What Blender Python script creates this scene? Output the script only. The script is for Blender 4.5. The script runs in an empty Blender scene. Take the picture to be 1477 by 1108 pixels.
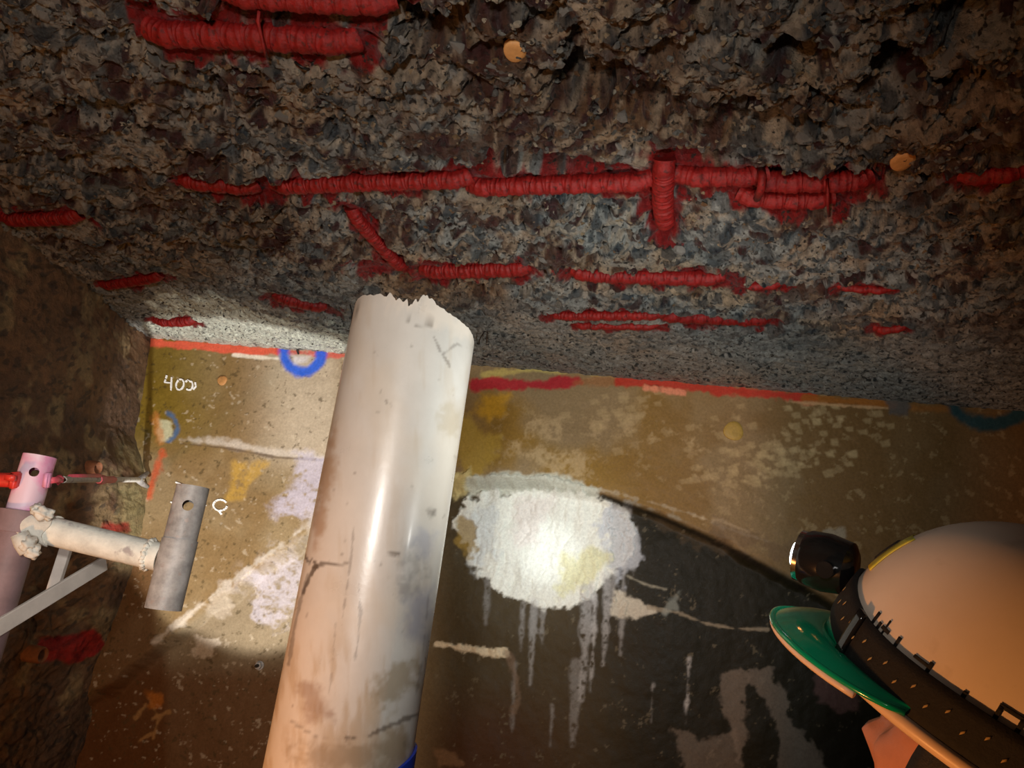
import bpy, bmesh, math, random
import numpy as np
from mathutils import Vector, Matrix

random.seed(7)
S = bpy.context.scene
COL = S.collection

# ---------------------------------------------------------------- camera
FPX, CX, CY = 1067.0, 738.5, 554.0
def _basis(yaw, pitch, roll):
    y, p, r = [math.radians(v) for v in (yaw, pitch, roll)]
    f = np.array([-math.sin(y)*math.cos(p), math.cos(y)*math.cos(p), math.sin(p)])
    r0 = np.array([math.cos(y), math.sin(y), 0.0])
    u0 = np.cross(r0, f)
    return math.cos(r)*r0 + math.sin(r)*u0, -math.sin(r)*r0 + math.cos(r)*u0, f
CR, CU, CF = _basis(9.0, 16.0, 7.5)
cam = bpy.data.cameras.new('camera')
cam.sensor_width = 36.0
cam.lens = 36.0*FPX/1477.0
cam.clip_start = 0.02
camo = bpy.data.objects.new('camera', cam)
COL.objects.link(camo)
m = Matrix.Identity(4)
for i in range(3):
    m[i][0], m[i][1], m[i][2] = CR[i], CU[i], -CF[i]
camo.matrix_world = m
S.camera = camo

def ray(x, y):
    return CR*(x-CX)/FPX - CU*(y-CY)/FPX + CF
def at(x, y, depth):                     # point seen at a place, at a depth along the view
    return Vector(ray(x, y)*depth)

# ---------------------------------------------------------------- world, lights, exposure
S.view_settings.view_transform = 'Standard'
S.view_settings.look = 'None'
S.view_settings.gamma = 1.0
S.view_settings.use_curve_mapping = False
S.view_settings.exposure = 0.0
W = bpy.data.worlds.new('night')
S.world = W
W.use_nodes = True
W.node_tree.nodes['Background'].inputs[0].default_value = (1.0, 0.62, 0.38, 1)
W.node_tree.nodes['Background'].inputs[1].default_value = 0.022

def look(o, target):
    d = Vector(target) - o.location
    o.rotation_euler = d.to_track_quat('-Z', 'Y').to_euler()
def lamp(name, kind, loc, energy, color, target=None, radius=0.02, angle=60, blend=0.3):
    l = bpy.data.lights.new(name, kind)
    l.energy = energy
    l.color = color
    if kind == 'AREA':
        l.size = radius
    else:
        l.shadow_soft_size = radius
    if kind == 'SPOT':
        l.spot_size = math.radians(angle)
        l.spot_blend = blend
    o = bpy.data.objects.new(name, l)
    COL.objects.link(o)
    o.location = loc
    if target is not None:
        look(o, target)
    return o
# work lamp below the picture between scaffold and end wall, aimed up at the left half of the wall
lamp('work_lamp_light', 'SPOT', (-0.64, 1.08, -0.70), 105, (1.0, 0.95, 0.91), (-1.01, 2.0, 0.20), 0.015, 37, 0.2)
# the viewer's own head lamp
lamp('viewer_lamp_light', 'SPOT', (-0.10, -0.14, 0.14), 32, (1.0, 0.96, 0.90), at(600, 520, 2.0), 0.03, 92, 0.9)
# added unseen spot, low on the left, brightening the scaffold
lamp('scaffold_fill_light', 'SPOT', (-0.22, -0.02, -0.16), 17, (1.0, 0.96, 0.92), at(125, 740, 1.06), 0.01, 25, 0.6)
# sodium flood standing low on the left of the scaffold
lamp('flood_light', 'SPOT', (-0.95, 0.12, -0.75), 36, (1.0, 0.34, 0.07), (-0.05, 0.80, -0.38), 0.05, 64, 0.7)
lamp('flood_glow_light', 'POINT', (-0.95, 0.12, -0.70), 24, (1.0, 0.45, 0.15), None, 0.05)

# ---------------------------------------------------------------- helpers: colour, noise
def lin(r, g, b):
    def f(c):
        c /= 255.0
        return c/12.92 if c <= 0.04045 else ((c+0.055)/1.055)**2.4
    return np.array([f(r), f(g), f(b)])

def _h(ix, iy, seed):
    with np.errstate(over='ignore'):
        h = (ix.astype(np.int64)*374761393 + iy.astype(np.int64)*668265263 + seed*974634777) & 0xffffffff
        h = ((h ^ (h >> 13))*1274126177) & 0xffffffff
        h = ((h ^ (h >> 16))*2246822519) & 0xffffffff
        h = h ^ (h >> 13)
    return (h & 0xffffff)/float(0x1000000)
def vnoise(x, y, seed=0):
    ix, iy = np.floor(x), np.floor(y)
    fx, fy = x-ix, y-iy
    fx = fx*fx*(3-2*fx); fy = fy*fy*(3-2*fy)
    a, b = _h(ix, iy, seed), _h(ix+1, iy, seed)
    c, d = _h(ix, iy+1, seed), _h(ix+1, iy+1, seed)
    return (a+(b-a)*fx)*(1-fy) + (c+(d-c)*fx)*fy
def fbm(x, y, seed=0, o=4, g=0.5):
    s, a, n = 0.0, 1.0, 0.0
    for k in range(o):
        s = s + a*vnoise(x*2**k + 17.3*k, y*2**k - 9.1*k, seed+k)
        n += a; a *= g
    return s/n
def worley(x, y, seed=0):
    ix, iy = np.floor(x), np.floor(y)
    f1 = np.full(x.shape, 9.0); f2 = np.full(x.shape, 9.0); idn = np.zeros(x.shape); id2 = np.zeros(x.shape)
    for dx in (-1, 0, 1):
        for dy in (-1, 0, 1):
            jx, jy = ix+dx, iy+dy
            px, py = jx+_h(jx, jy, seed), jy+_h(jx, jy, seed+101)
            d = np.hypot(px-x, py-y)
            near = d < f1
            f2 = np.where(near, f1, np.minimum(f2, d))
            f1 = np.where(near, d, f1)
            idn = np.where(near, _h(jx, jy, seed+202), idn)
            id2 = np.where(near, _h(jx, jy, seed+303), id2)
    return f1, f2, idn, id2
def sstep(a, b, x):
    t = np.clip((x-a)/(b-a), 0, 1)
    return t*t*(3-2*t)

def project(P):
    z = P @ CF
    return CX + FPX*(P @ CR)/z, CY - FPX*(P @ CU)/z

def seg_dist(px, py, x1, y1, x2, y2):
    dx, dy = x2-x1, y2-y1
    t = np.clip(((px-x1)*dx+(py-y1)*dy)/(dx*dx+dy*dy+1e-9), 0, 1)
    return np.hypot(px-(x1+t*dx), py-(y1+t*dy)), t
def poly_sd(px, py, pts):                # signed distance, negative inside
    d = np.full(px.shape, 1e9); ins = np.zeros(px.shape, bool)
    n = len(pts)
    for i in range(n):
        x1, y1 = pts[i]; x2, y2 = pts[(i+1) % n]
        d = np.minimum(d, seg_dist(px, py, x1, y1, x2, y2)[0])
        c = (y1 > py) != (y2 > py)
        ins ^= c & (px < (x2-x1)*(py-y1)/((y2-y1) if y2 != y1 else 1e-9) + x1)
    return np.where(ins, -d, d)

class Paint:
    """Stains, paint marks and some painted light on a surface: colours per vertex, shapes given in image pixel coordinates."""
    def __init__(s, sx, sy, base):
        s.x, s.y, s.c = sx, sy, base
        s.n1 = fbm(sx/26.0, sy/26.0, 901, 4)-0.5
        s.n2 = fbm(sx/7.0, sy/7.0, 911, 3)-0.5
    def _mix(s, idx, a, col):
        s.c[idx] = s.c[idx]*(1-a[:, None]) + np.asarray(col)[None, :]*a[:, None]
    def _sel(s, x0, y0, x1, y1, pad):
        return np.nonzero((s.x > x0-pad) & (s.x < x1+pad) & (s.y > y0-pad) & (s.y < y1+pad))[0]
    def poly(s, pts, col, alpha=1.0, rag=8.0, soft=3.0, spk=0.0):
        xs, ys = zip(*pts)
        i = s._sel(min(xs), min(ys), max(xs), max(ys), rag+soft+4)
        d = poly_sd(s.x[i], s.y[i], pts) + rag*(s.n1[i]*2.2+s.n2[i]*1.0)
        a = alpha*sstep(soft, -soft, d)
        if spk:
            a = a*sstep(-0.25, 0.15, s.n2[i]+spk)
        s._mix(i, a, col)
    def line(s, pts, w, col, alpha=1.0, rag=4.0, soft=2.0, spk=0.0, taper=False):
        xs, ys = zip(*pts)
        i = s._sel(min(xs), min(ys), max(xs), max(ys), w+rag+soft+4)
        d = np.full(i.shape, 1e9); tt = np.zeros(i.shape)
        for k, (p, q) in enumerate(zip(pts[:-1], pts[1:])):
            e, t = seg_dist(s.x[i], s.y[i], *p, *q)
            tt = np.where(e < d, (k+t)/(len(pts)-1), tt)
            d = np.minimum(d, e)
        ww = w*(1-0.75*tt) if taper else w
        d = d - ww + rag*(s.n1[i]*2.0+s.n2[i]*1.2)
        a = alpha*sstep(soft, -soft, d)
        if spk:
            a = a*sstep(-0.25, 0.15, s.n2[i]+spk)
        s._mix(i, a, col)

# ---------------------------------------------------------------- helpers: objects, materials
def tag(o, label=None, cat=None, group=None, kind=None):
    if label: o['label'] = label
    if cat: o['category'] = cat
    if group: o['group'] = group
    if kind: o['kind'] = kind
    return o
def empty(name, loc):
    o = bpy.data.objects.new(name, None)
    o.empty_display_size = 0.05
    COL.objects.link(o)
    o.location = loc
    return o
def link(name, me, mat, parent=None, smooth=True):
    o = bpy.data.objects.new(name, me)
    COL.objects.link(o)
    if mat is not None and not me.materials:
        me.materials.append(mat)
    if smooth and len(me.polygons):
        me.polygons.foreach_set('use_smooth', np.ones(len(me.polygons), bool))
    if parent is not None:
        o.parent = parent
        # parts are modelled in world coordinates, the parent Empty carries the location
        o.location = -parent.location if parent.type == 'EMPTY' else (0, 0, 0)
    return o
def bm_obj(name, bm, mat, parent=None, smooth=True, auto=None):
    me = bpy.data.meshes.new(name)
    bmesh.ops.recalc_face_normals(bm, faces=bm.faces)
    bm.to_mesh(me); bm.free()
    o = link(name, me, mat, parent, smooth)
    if auto and smooth:
        me.set_sharp_from_angle(angle=math.radians(auto))
    return o
def grid_mesh(name, X, Y, Z, col=None):
    ny, nx = X.shape
    me = bpy.data.meshes.new(name)
    me.vertices.add(nx*ny)
    me.vertices.foreach_set('co', np.stack([X, Y, Z], -1).astype(np.float32).ravel())
    idx = np.arange(nx*ny).reshape(ny, nx)
    q = np.stack([idx[:-1, :-1], idx[:-1, 1:], idx[1:, 1:], idx[1:, :-1]], -1).reshape(-1, 4)
    me.loops.add(q.size)
    me.loops.foreach_set('vertex_index', q.ravel().astype(np.int32))
    me.polygons.add(len(q))
    me.polygons.foreach_set('loop_start', (np.arange(len(q))*4).astype(np.int32))
    me.update(calc_edges=True)
    if col is not None:
        a = me.color_attributes.new('Col', 'FLOAT_COLOR', 'POINT')
        rgba = np.ones((nx*ny, 4), np.float32); rgba[:, :3] = np.clip(col.reshape(-1, 3), 0, 1)
        a.data.foreach_set('color', rgba.ravel())
    return me

def mat(name, color=(0.5, 0.5, 0.5), rough=0.6, metal=0.0, attr=False, var=0.25, scale=60.0, bump=0.2,
        bscale=None, bdist=0.002, spots=None, spot_scale=30.0, spot_thr=0.62, coat=0.0, spec=0.5, trans=0.0, objrand=0.0, detail=6, rvar=0.12):
    M = bpy.data.materials.new(name)
    M.use_nodes = True
    N, L = M.node_tree.nodes, M.node_tree.links
    B = N['Principled BSDF']
    B.inputs['Metallic'].default_value = metal
    B.inputs['Specular IOR Level'].default_value = spec
    B.inputs['Coat Weight'].default_value = coat
    B.inputs['Coat Roughness'].default_value = 0.15
    B.inputs['Transmission Weight'].default_value = trans
    tc = N.new('ShaderNodeTexCoord')
    n1 = N.new('ShaderNodeTexNoise'); n1.inputs['Scale'].default_value = scale; n1.inputs['Detail'].default_value = detail
    n1.inputs['Roughness'].default_value = 0.65
    L.new(tc.outputs['Object'], n1.inputs['Vector'])
    if attr:
        a = N.new('ShaderNodeAttribute'); a.attribute_name = 'Col'; src = a.outputs['Color']
    else:
        c = N.new('ShaderNodeRGB'); c.outputs[0].default_value = (*color, 1); src = c.outputs[0]
    rmp = N.new('ShaderNodeMapRange')
    rmp.inputs['From Min'].default_value = 0.25; rmp.inputs['From Max'].default_value = 0.75
    rmp.inputs['To Min'].default_value = 1-var; rmp.inputs['To Max'].default_value = 1+var
    L.new(n1.outputs['Fac'], rmp.inputs['Value'])
    fac = rmp.outputs[0]
    if objrand:
        oi = N.new('ShaderNodeObjectInfo')
        r2 = N.new('ShaderNodeMapRange'); r2.inputs['To Min'].default_value = 1-objrand; r2.inputs['To Max'].default_value = 1+objrand
        L.new(oi.outputs['Random'], r2.inputs['Value'])
        mu = N.new('ShaderNodeMath'); mu.operation = 'MULTIPLY'
        L.new(fac, mu.inputs[0]); L.new(r2.outputs[0], mu.inputs[1]); fac = mu.outputs[0]
    vm = N.new('ShaderNodeVectorMath'); vm.operation = 'SCALE'
    L.new(src, vm.inputs[0]); L.new(fac, vm.inputs['Scale'])
    out = vm.outputs[0]
    if spots is not None:
        n2 = N.new('ShaderNodeTexNoise'); n2.inputs['Scale'].default_value = spot_scale; n2.inputs['Detail'].default_value = 5
        L.new(tc.outputs['Object'], n2.inputs['Vector'])
        r3 = N.new('ShaderNodeMapRange')
        r3.inputs['From Min'].default_value = spot_thr; r3.inputs['From Max'].default_value = spot_thr+0.08
        L.new(n2.outputs['Fac'], r3.inputs['Value'])
        mx = N.new('ShaderNodeMix'); mx.data_type = 'RGBA'
        L.new(r3.outputs[0], mx.inputs['Factor']); L.new(out, mx.inputs['A']); mx.inputs['B'].default_value = (*spots, 1)
        out = mx.outputs['Result']
    L.new(out, B.inputs['Base Color'])
    rr = N.new('ShaderNodeMapRange')
    rr.inputs['To Min'].default_value = max(0.03, rough-rvar); rr.inputs['To Max'].default_value = min(1, rough+rvar)
    L.new(n1.outputs['Fac'], rr.inputs['Value']); L.new(rr.outputs[0], B.inputs['Roughness'])
    if bump:
        n3 = N.new('ShaderNodeTexNoise'); n3.inputs['Scale'].default_value = bscale or scale*2.0; n3.inputs['Detail'].default_value = 8
        n3.inputs['Roughness'].default_value = 0.7
        L.new(tc.outputs['Object'], n3.inputs['Vector'])
        b = N.new('ShaderNodeBump'); b.inputs['Strength'].default_value = bump; b.inputs['Distance'].default_value = bdist
        L.new(n3.outputs['Fac'], b.inputs['Height']); L.new(b.outputs[0], B.inputs['Normal'])
        if coat > 0.3: L.new(b.outputs[0], B.inputs['Coat Normal'])
    return M

M_ceil = mat('chipped_concrete', attr=True, coat=0.45, spots=(0.022, 0.018, 0.015), spot_scale=125, spot_thr=0.575, rough=0.42, var=0.55, scale=110, bump=1.0, bscale=210, bdist=0.011, rvar=0.28)
M_wall = mat('stained_concrete', attr=True, spec=0.13, rough=0.5, var=0.2, scale=150, bump=0.35, bscale=240, bdist=0.002, rvar=0.2)
M_left = mat('dark_rough_concrete', attr=True, rough=0.7, var=0.5, scale=60, bump=0.9, bscale=140, bdist=0.006)
M_plain = mat('plain_concrete', (0.10, 0.085, 0.065), rough=0.8, var=0.3, scale=12, bump=0.3)
M_red = mat('red_rust_primer', (0.17, 0.007, 0.006), rough=0.42, var=0.5, scale=120, bump=0.8, bscale=260, spots=(0.07, 0.006, 0.005), spot_scale=140, spot_thr=0.58, spec=0.25)
M_stone = mat('crushed_stone', (0.15, 0.14, 0.125), rough=0.45, var=0.5, scale=90, bump=0.9, objrand=0.5, spots=(0.16, 0.11, 0.06), spot_scale=25, spot_thr=0.6)
M_pvc = mat('dirty_white_plastic', attr=True, rough=0.32, var=0.06, scale=20, bump=0.10, bscale=45, bdist=0.003, coat=0.2, rvar=0.15)
M_pvc_edge = mat('broken_plastic_edge', (0.74, 0.72, 0.68), rough=0.6, var=0.1, bump=0.3)
M_galv = mat('dull_galvanised_steel', (0.36, 0.345, 0.33), rough=0.55, metal=0.1, var=0.5, scale=45, bump=0.15, spots=(0.36, 0.30, 0.27), spot_scale=60, spot_thr=0.6)
M_limed = mat('cement_splashed_steel', (0.72, 0.71, 0.63), rough=0.75, var=0.22, scale=50, bump=0.5, spots=(0.40, 0.36, 0.34), spot_scale=40, spot_thr=0.58)
M_pink = mat('pink_sprayed_steel', (0.75, 0.32, 0.50), rough=0.5, var=0.2, scale=25, bump=0.2, spots=(0.78, 0.58, 0.68), spot_scale=14, spot_thr=0.52)
M_mauve = mat('faded_pink_steel', (0.22, 0.145, 0.15), rough=0.6, var=0.3, scale=30, bump=0.2)
M_mortar = mat('hardened_mortar', (0.66, 0.64, 0.57), rough=0.9, var=0.2, scale=60, bump=0.7)
M_brace = mat('worn_white_steel', (0.66, 0.60, 0.54), rough=0.5, var=0.15, scale=30, bump=0.15)
M_redpaint = mat('red_painted_steel', (0.72, 0.045, 0.03), rough=0.4, var=0.2, scale=40, bump=0.2)
M_pinkred = mat('pinkish_red_paint', (0.80, 0.12, 0.16), rough=0.5, var=0.2, scale=40, bump=0.1)
M_dark = mat('dark_hollow', (0.01, 0.008, 0.008), rough=0.9, bump=0)
M_wire = mat('black_wire', (0.02, 0.017, 0.015), rough=0.5, metal=0.5, bump=0.1)
M_rust = mat('rusty_iron', (0.20, 0.075, 0.03), rough=0.75, var=0.4, scale=80, bump=0.5)
M_orange = mat('orange_plastic', (0.42, 0.20, 0.06), rough=0.6, var=0.25, scale=80, bump=0.5)
M_ochre = mat('ochre_plastic', (0.40, 0.27, 0.06), rough=0.6, var=0.25, scale=80, bump=0.5)
M_chalk = mat('white_chalk', (0.85, 0.85, 0.82), rough=0.95, var=0.15, scale=200, bump=0.6)
M_bluetape = mat('blue_strap', (0.01, 0.04, 0.42), rough=0.5, var=0.2, bump=0.2)
M_shell = mat('cream_helmet_plastic', (0.66, 0.56, 0.46), rough=0.42, var=0.06, scale=16, bump=0.05, spots=(0.55, 0.45, 0.35), spot_scale=22, spot_thr=0.62)
M_rim = mat('cream_rim_plastic', (0.70, 0.52, 0.38), rough=0.4, var=0.08, bump=0.05)
M_band = mat('black_elastic_band', (0.0035, 0.003, 0.003), rough=0.8, var=0.4, scale=200, bump=0.5)
M_blackgloss = mat('black_gloss_plastic', (0.008, 0.008, 0.008), rough=0.15, var=0.1, bump=0)
M_chrome = mat('chrome', (0.8, 0.8, 0.8), rough=0.1, metal=1.0, bump=0)
M_green = mat('green_clear_plastic', (0.0, 0.30, 0.14), rough=0.15, var=0.1, scale=20, bump=0.03, coat=0.6, trans=0.15)
M_yellow = mat('yellow_sticker', (0.55, 0.50, 0.06), rough=0.4, var=0.1, bump=0)
M_skin = mat('skin', (0.55, 0.24, 0.16), rough=0.5, var=0.12, scale=40, bump=0.15, bscale=300)
M_hair = mat('black_hair', (0.012, 0.009, 0.008), rough=0.5, var=0.3, scale=120, bump=0.6)
M_jacket = mat('dark_work_jacket', (0.012, 0.014, 0.018), rough=0.9, var=0.3, scale=60, bump=0.4)
M_eye = mat('eye_white', (0.7, 0.68, 0.65), rough=0.2, bump=0)
M_dots = mat('tan_thread', (0.34, 0.23, 0.09), rough=0.7, bump=0)

# ================================================================ THE SETTING
HC = 0.615          # ceiling level
YW = 2.0            # end wall
def ceil_px(x, y, h=HC):
    d = ray(x, y); return d*(h/d[2])
def wall_px(x, y):
    d = ray(x, y); return d*(YW/d[1])

def axis(a, b, step, lo, hi, n=8):
    return np.concatenate([np.linspace(lo, a, n)[:-1], np.arange(a, b, step), np.linspace(b, hi, n)])

# ---- rebars in image pixels: x1,y1,x2,y2,half thickness
REBARS = [
 (212, 62, 512, 76, 19, 'orange red ribbed rebar at the top, lower bar of the deep pocket'),
 (318, 6, 566, 20, 17, 'orange red ribbed rebar along the top edge of the deep pocket'),
 (4, 325, 112, 321, 11, 'short red rebar stub nearest the left edge of the picture'),
 (262, 273, 368, 282, 12, 'short red ribbed rebar just left of the long central row'),
 (392, 279, 676, 270, 13, 'thin red rebar stretch left of the dark slot in the central row'),
 (676, 282, 938, 274, 14, 'long red ribbed rebar running along below the dark slot'),
 (976, 268, 1102, 268, 15, 'red ribbed rebar with a square end, right of the cross bar'),
 (1066, 296, 1200, 300, 14, 'red ribbed rebar in front of the broken wedge, lower right of the central row'),
 (1100, 276, 1250, 274, 16, 'stubby red rebar behind the wedge at the right end of central row'),
 (957, 250, 958, 336, 15, 'red cross bar running toward the end wall across the central row'),
 (1388, 272, 1485, 262, 13, 'dim red rebar at the far right edge of the ceiling'),
 (504, 316, 578, 396, 10, 'slanting red ribbed bar running down to the second row'),
 (524, 396, 612, 397, 12, 'short red rebar at the left start of the second row'),
 (610, 406, 760, 402, 13, 'bowed red rebar above the broken pipe top'),
 (828, 404, 1042, 411, 12, 'long red rebar in the middle of the second row'),
 (1068, 423, 1130, 420, 7, 'small red rebar stub right of the second row'),
 (1206, 424, 1292, 429, 6, 'thin dim red rebar at the right end of second row'),
 (796, 463, 960, 462, 8, 'upper red bar of the third row with a hole beneath it'),
 (828, 478, 950, 479, 6, 'lower red bar under the hole in the third row'),
 (950, 467, 1106, 474, 12, 'red rebar at the right half of the third row'),
 (1264, 487, 1310, 480, 7, 'faint dark red rebar stub right of the third row'),
 (146, 419, 228, 407, 8, 'short red rebar where the ceiling meets the left wall'),
 (224, 470, 276, 470, 8, 'short red rebar end in the pale strip near the left corner'),
 (396, 440, 466, 455, 11, 'red rebar end above the pale strip left of the pipe'),
]
segs = []
for (x1, y1, x2, y2, w, lab) in REBARS:
    a, b = ceil_px(x1, y1), ceil_px(x2, y2)
    mid = ray((x1+x2)/2, (y1+y2)/2)
    depth = HC/mid[2]
    r = w*depth/FPX
    segs.append((a, b, r, lab))

# ---- ceiling: broken-out soffit
xs = axis(-1.62, 1.45, 0.0029, -1.7, 2.6, 40)
ys = axis(0.24, 2.03, 0.0029, -0.6, 2.08, 24)
X, Y = np.meshgrid(xs, ys)
wx = (fbm(X*14, Y*14, 11, 3)-0.5)*0.035; wy = (fbm(X*14, Y*14, 23, 3)-0.5)*0.035
U_, V_ = X+wx, Y+wy
edge = 1-sstep(1.25, 1.72, Y)                     # the break gets shallower and finer toward the end wall
amp = 0.25+0.75*edge
low = fbm(X*4.5, Y*4.5, 31, 3)-0.5
a1, a2, aid, aid2 = worley(U_/0.062, V_/0.050, 41)
b1, b2, bid, bid2 = worley(U_/0.030+wx*12, V_/0.024+wy*12, 51)
c1, c2, cid, cid2 = worley(U_/0.0125, V_/0.0105, 61)
rid = 1-np.abs(2*fbm(U_*34, V_*34, 71, 4)-1)
big = (a2-a1)
mid = (b2-b1)
D = np.zeros(X.shape)                              # downward relief, metres
D += low*0.035*amp
dome = lambda f, w: np.sqrt(np.clip(1-(f/w)**2, 0, 1))
sock = lambda f, w: sstep(w, w*0.45, f)
g_ = fbm(U_*55, V_*55, 83, 4, 0.6)-0.5
f1a, f1b, f1c = a1+g_*0.25, b1+g_*0.30, c1+g_*0.3
D += (aid < 0.30)*0.010*dome(f1a, 0.50)*amp
D -= (aid > 0.70)*0.020*sock(f1a, 0.52)*amp
D += (bid < 0.34)*0.006*dome(f1b, 0.50)*(0.35+0.65*amp)
D -= (bid > 0.68)*0.016*sock(f1b, 0.50)*(0.25+0.75*amp)
D += (cid < 0.35)*0.0045*dome(f1c, 0.5)*(0.5+0.5*amp)
D -= (cid > 0.72)*0.008*sock(f1c, 0.50)*(0.45+0.55*amp)
rg2 = 1-np.abs(2*fbm(U_*15, V_*15, 87, 4)-1); D += 0.006*sstep(0.86, 0.98, rg2)*amp
D += (rid-0.75)*0.006*(0.4+0.6*amp)
D += g_*0.009*(0.5+0.5*amp) + (fbm(X*150, Y*150, 81, 3)-0.5)*0.006
# big dark pockets placed by image pixel coordinates
sx, sy = project(np.stack([X.ravel(), Y.ravel(), np.full(X.size, HC)], -1)); SX = sx.reshape(X.shape); SY = sy.reshape(X.shape)
nw = (fbm(X*30, Y*30, 91, 4)-0.5)
# trenches around the bars
redmask = np.zeros(X.shape)
nr = fbm(X*40, Y*40, 97, 4)-0.5
for (a, b, r, lab) in segs:
    d, t = seg_dist(X, Y, a[0], a[1], b[0], b[1])
    k = sstep(r*2.6, r*0.9, d+nr*r*1.2)
    flat = D*0.35 - r*0.7
    D = D*(1-k) + flat*k
    redmask = np.maximum(redmask, sstep(r*2.3, r*1.6, d+nr*r*4.5))
for (px, py, rx, ry, dep) in [(430, 32, 150, 20, 0.13), (620, 60, 52, 40, 0.06), (850, 140, 58, 34, 0.06), (930, 165, 50, 26, 0.05),
        (1160, 96, 50, 26, 0.055), (1090, 195, 85, 20, 0.045), (1420, 40, 80, 45, 0.06), (1290, 130, 42, 46, 0.04), (1400, 150, 60, 22, 0.05),
        (760, 252, 92, 15, 0.10), (1000, 245, 55, 10, 0.045), (1150, 262, 70, 9, 0.04), (390, 272, 26, 8, 0.03), (860, 320, 26, 14, 0.03),
        (1010, 15, 40, 30, 0.05), (700, 20, 46, 20, 0.04), (1240, 275, 30, 16, 0.04), (140, 165, 55, 18, 0.03), (840, 466, 17, 7, 0.02),
        (1460, 235, 40, 14, 0.03), (960, 330, 30, 10, 0.025), (1200, 360, 60, 7, 0.02), (345, 456, 40, 5, 0.02), (70, 240, 60, 12, 0.03), (460, 452, 18, 8, 0.02)]:
    rr = np.hypot((SX-px)/rx, (SY-py)/ry) + nw*1.1
    D -= dep*1.35*sstep(1.3, 0.25, rr)
D = np.where(Y > 1.9, D*(0.25+0.75*sstep(2.03, 1.9, Y)), D)
D -= 0.012
Z = HC - D
fl = sstep(0.30, 0.22, Y) + sstep(1.36, 1.46, X)
fl = np.clip(fl, 0, 1)
Z = Z*(1-fl) + (HC+0.012)*fl
# concrete colours: mortar, stone, rust, and dark pits painted in random brown cells
tan = lin(150, 124, 92); grey = lin(128, 129, 122); brown = lin(88, 58, 34); dk = lin(74, 76, 76); pale = lin(168, 162, 146)
q = fbm(X*6, Y*6, 131, 4)
k = sstep(0.48, 0.70, q)[..., None]
C = grey*(1-k) + tan*k
warmside = (sstep(-0.2, -1.0, X)*0.5 + sstep(1.25, 0.75, Y)*0.55)[..., None]
C = C*(1-warmside*0.35) + tan*0.85*warmside*0.35
st = (((bid < 0.34) | (bid2 > 0.7)) & (f1b < 0.46)).astype(float)[..., None]
C = C*(1-st*0.75) + (dk*(0.6+0.9*bid[..., None]))*st*0.75
st2 = (((aid < 0.30) | (aid2 > 0.75)) & (f1a < 0.46)).astype(float)[..., None]
C = C*(1-st2*0.6) + (dk*(0.6+0.8*aid[..., None]))*st2*0.6
st3 = ((cid2 > 0.75) & (f1c < 0.42)).astype(float)[..., None]
C = C*(1-st3*0.7) + dk*0.5*st3*0.7
ru = (sstep(0.52, 0.66, fbm(X*11, Y*11, 141, 4))*(0.25+0.75*edge))[..., None]
C = C*(1-ru*0.8) + brown*ru*0.8
ru2 = ((bid2 < 0.30)*sstep(0.5, 0.4, f1b)*(0.2+0.8*edge)*0.8)[..., None]
C = C*(1-ru2) + lin(76, 46, 27)*ru2
fin = sstep(1.45, 1.75, Y + (fbm(X*5, Y*5, 151, 3)-0.5)*0.35)[..., None]
C = C*(1-fin*0.6) + lin(150, 148, 138)*fin*0.6*(0.8+0.4*cid[..., None])
st4 = ((cid2 > 0.80) & (f1c < 0.42))[..., None]*fin
C = C*(1-st4*0.85) + lin(48, 50, 48)*st4*0.85
strg = 1-np.abs(2*fbm((X*0.8+Y*0.6)*26, (Y*0.8-X*0.6)*11, 161, 4)-1)
sm_ = (sstep(0.86, 0.97, strg)*0.65*edge)[..., None]
C = C*(1-sm_) + lin(158, 138, 110)*sm_
# pale lime-washed strip left of the pipe
pm = poly_sd(SX, SY, [(225, 428), (330, 440), (420, 470), (500, 482), (500, 520), (215, 500), (212, 470)])
pm = sstep(10, -10, pm + nw*50)[..., None]
C = C*(1-pm*0.9) + lin(205, 210, 190)*pm*0.9
Cm = C.reshape(-1, 3).mean(0)
C = np.clip(Cm + (C-Cm)*1.3, 0.008, 1)
Cg = C.mean(-1, keepdims=True)
C = Cg + (C-Cg)*0.72
redc = lin(116, 13, 12)
rm = redmask[..., None]
C = C*(1-rm) + redc*rm
me = grid_mesh('ceiling', X, Y, Z, C)
ceiling = link('ceiling', me, M_ceil)
tag(ceiling, 'rough broken-out grey brown concrete ceiling with exposed stones and red bars', 'ceiling', kind='structure')
from bisect import bisect
def ceil_z(x, y):
    i = min(max(bisect(xs, x)-1, 0), len(xs)-2); j = min(max(bisect(ys, y)-1, 0), len(ys)-2)
    return float(Z[j, i])

# ---- end wall with the shallow arched recess
zs = axis(-0.70, 0.68, 0.003, -1.62, 0.72)
xw = axis(-1.60, 1.25, 0.003, -1.75, 2.6)
XW, ZW = np.meshgrid(xw, zs)
P = np.stack([XW.ravel(), np.full(XW.size, YW), ZW.ravel()], -1)
wsx, wsy = project(P)
ARCH = [(-300, 1400), (60, 1060), (130, 1000), (220, 928), (300, 868), (400, 795), (470, 742), (560, 703), (640, 687), (700, 684), (780, 690), (870, 709), (950, 735), (1040, 775), (1160, 838), (1300, 925), (1700, 1250)]
ax_, ay_ = zip(*ARCH)
ay = np.interp(wsx, ax_, ay_)
sl = np.interp(wsx, ax_[:-1], np.abs(np.diff(ay_)/np.diff(ax_)))
din = (wsy-ay)/np.sqrt(1+sl*sl)*(YW/FPX)*1.02          # metres below the arch line
wob = (fbm(XW.ravel()*14, ZW.ravel()*14, 201, 5)-0.5)*0.034
bev = sstep(0.0, 0.034, din+wob)
YD = (0.045-0.022*sstep(700, 1000, wsx))*bev
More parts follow.
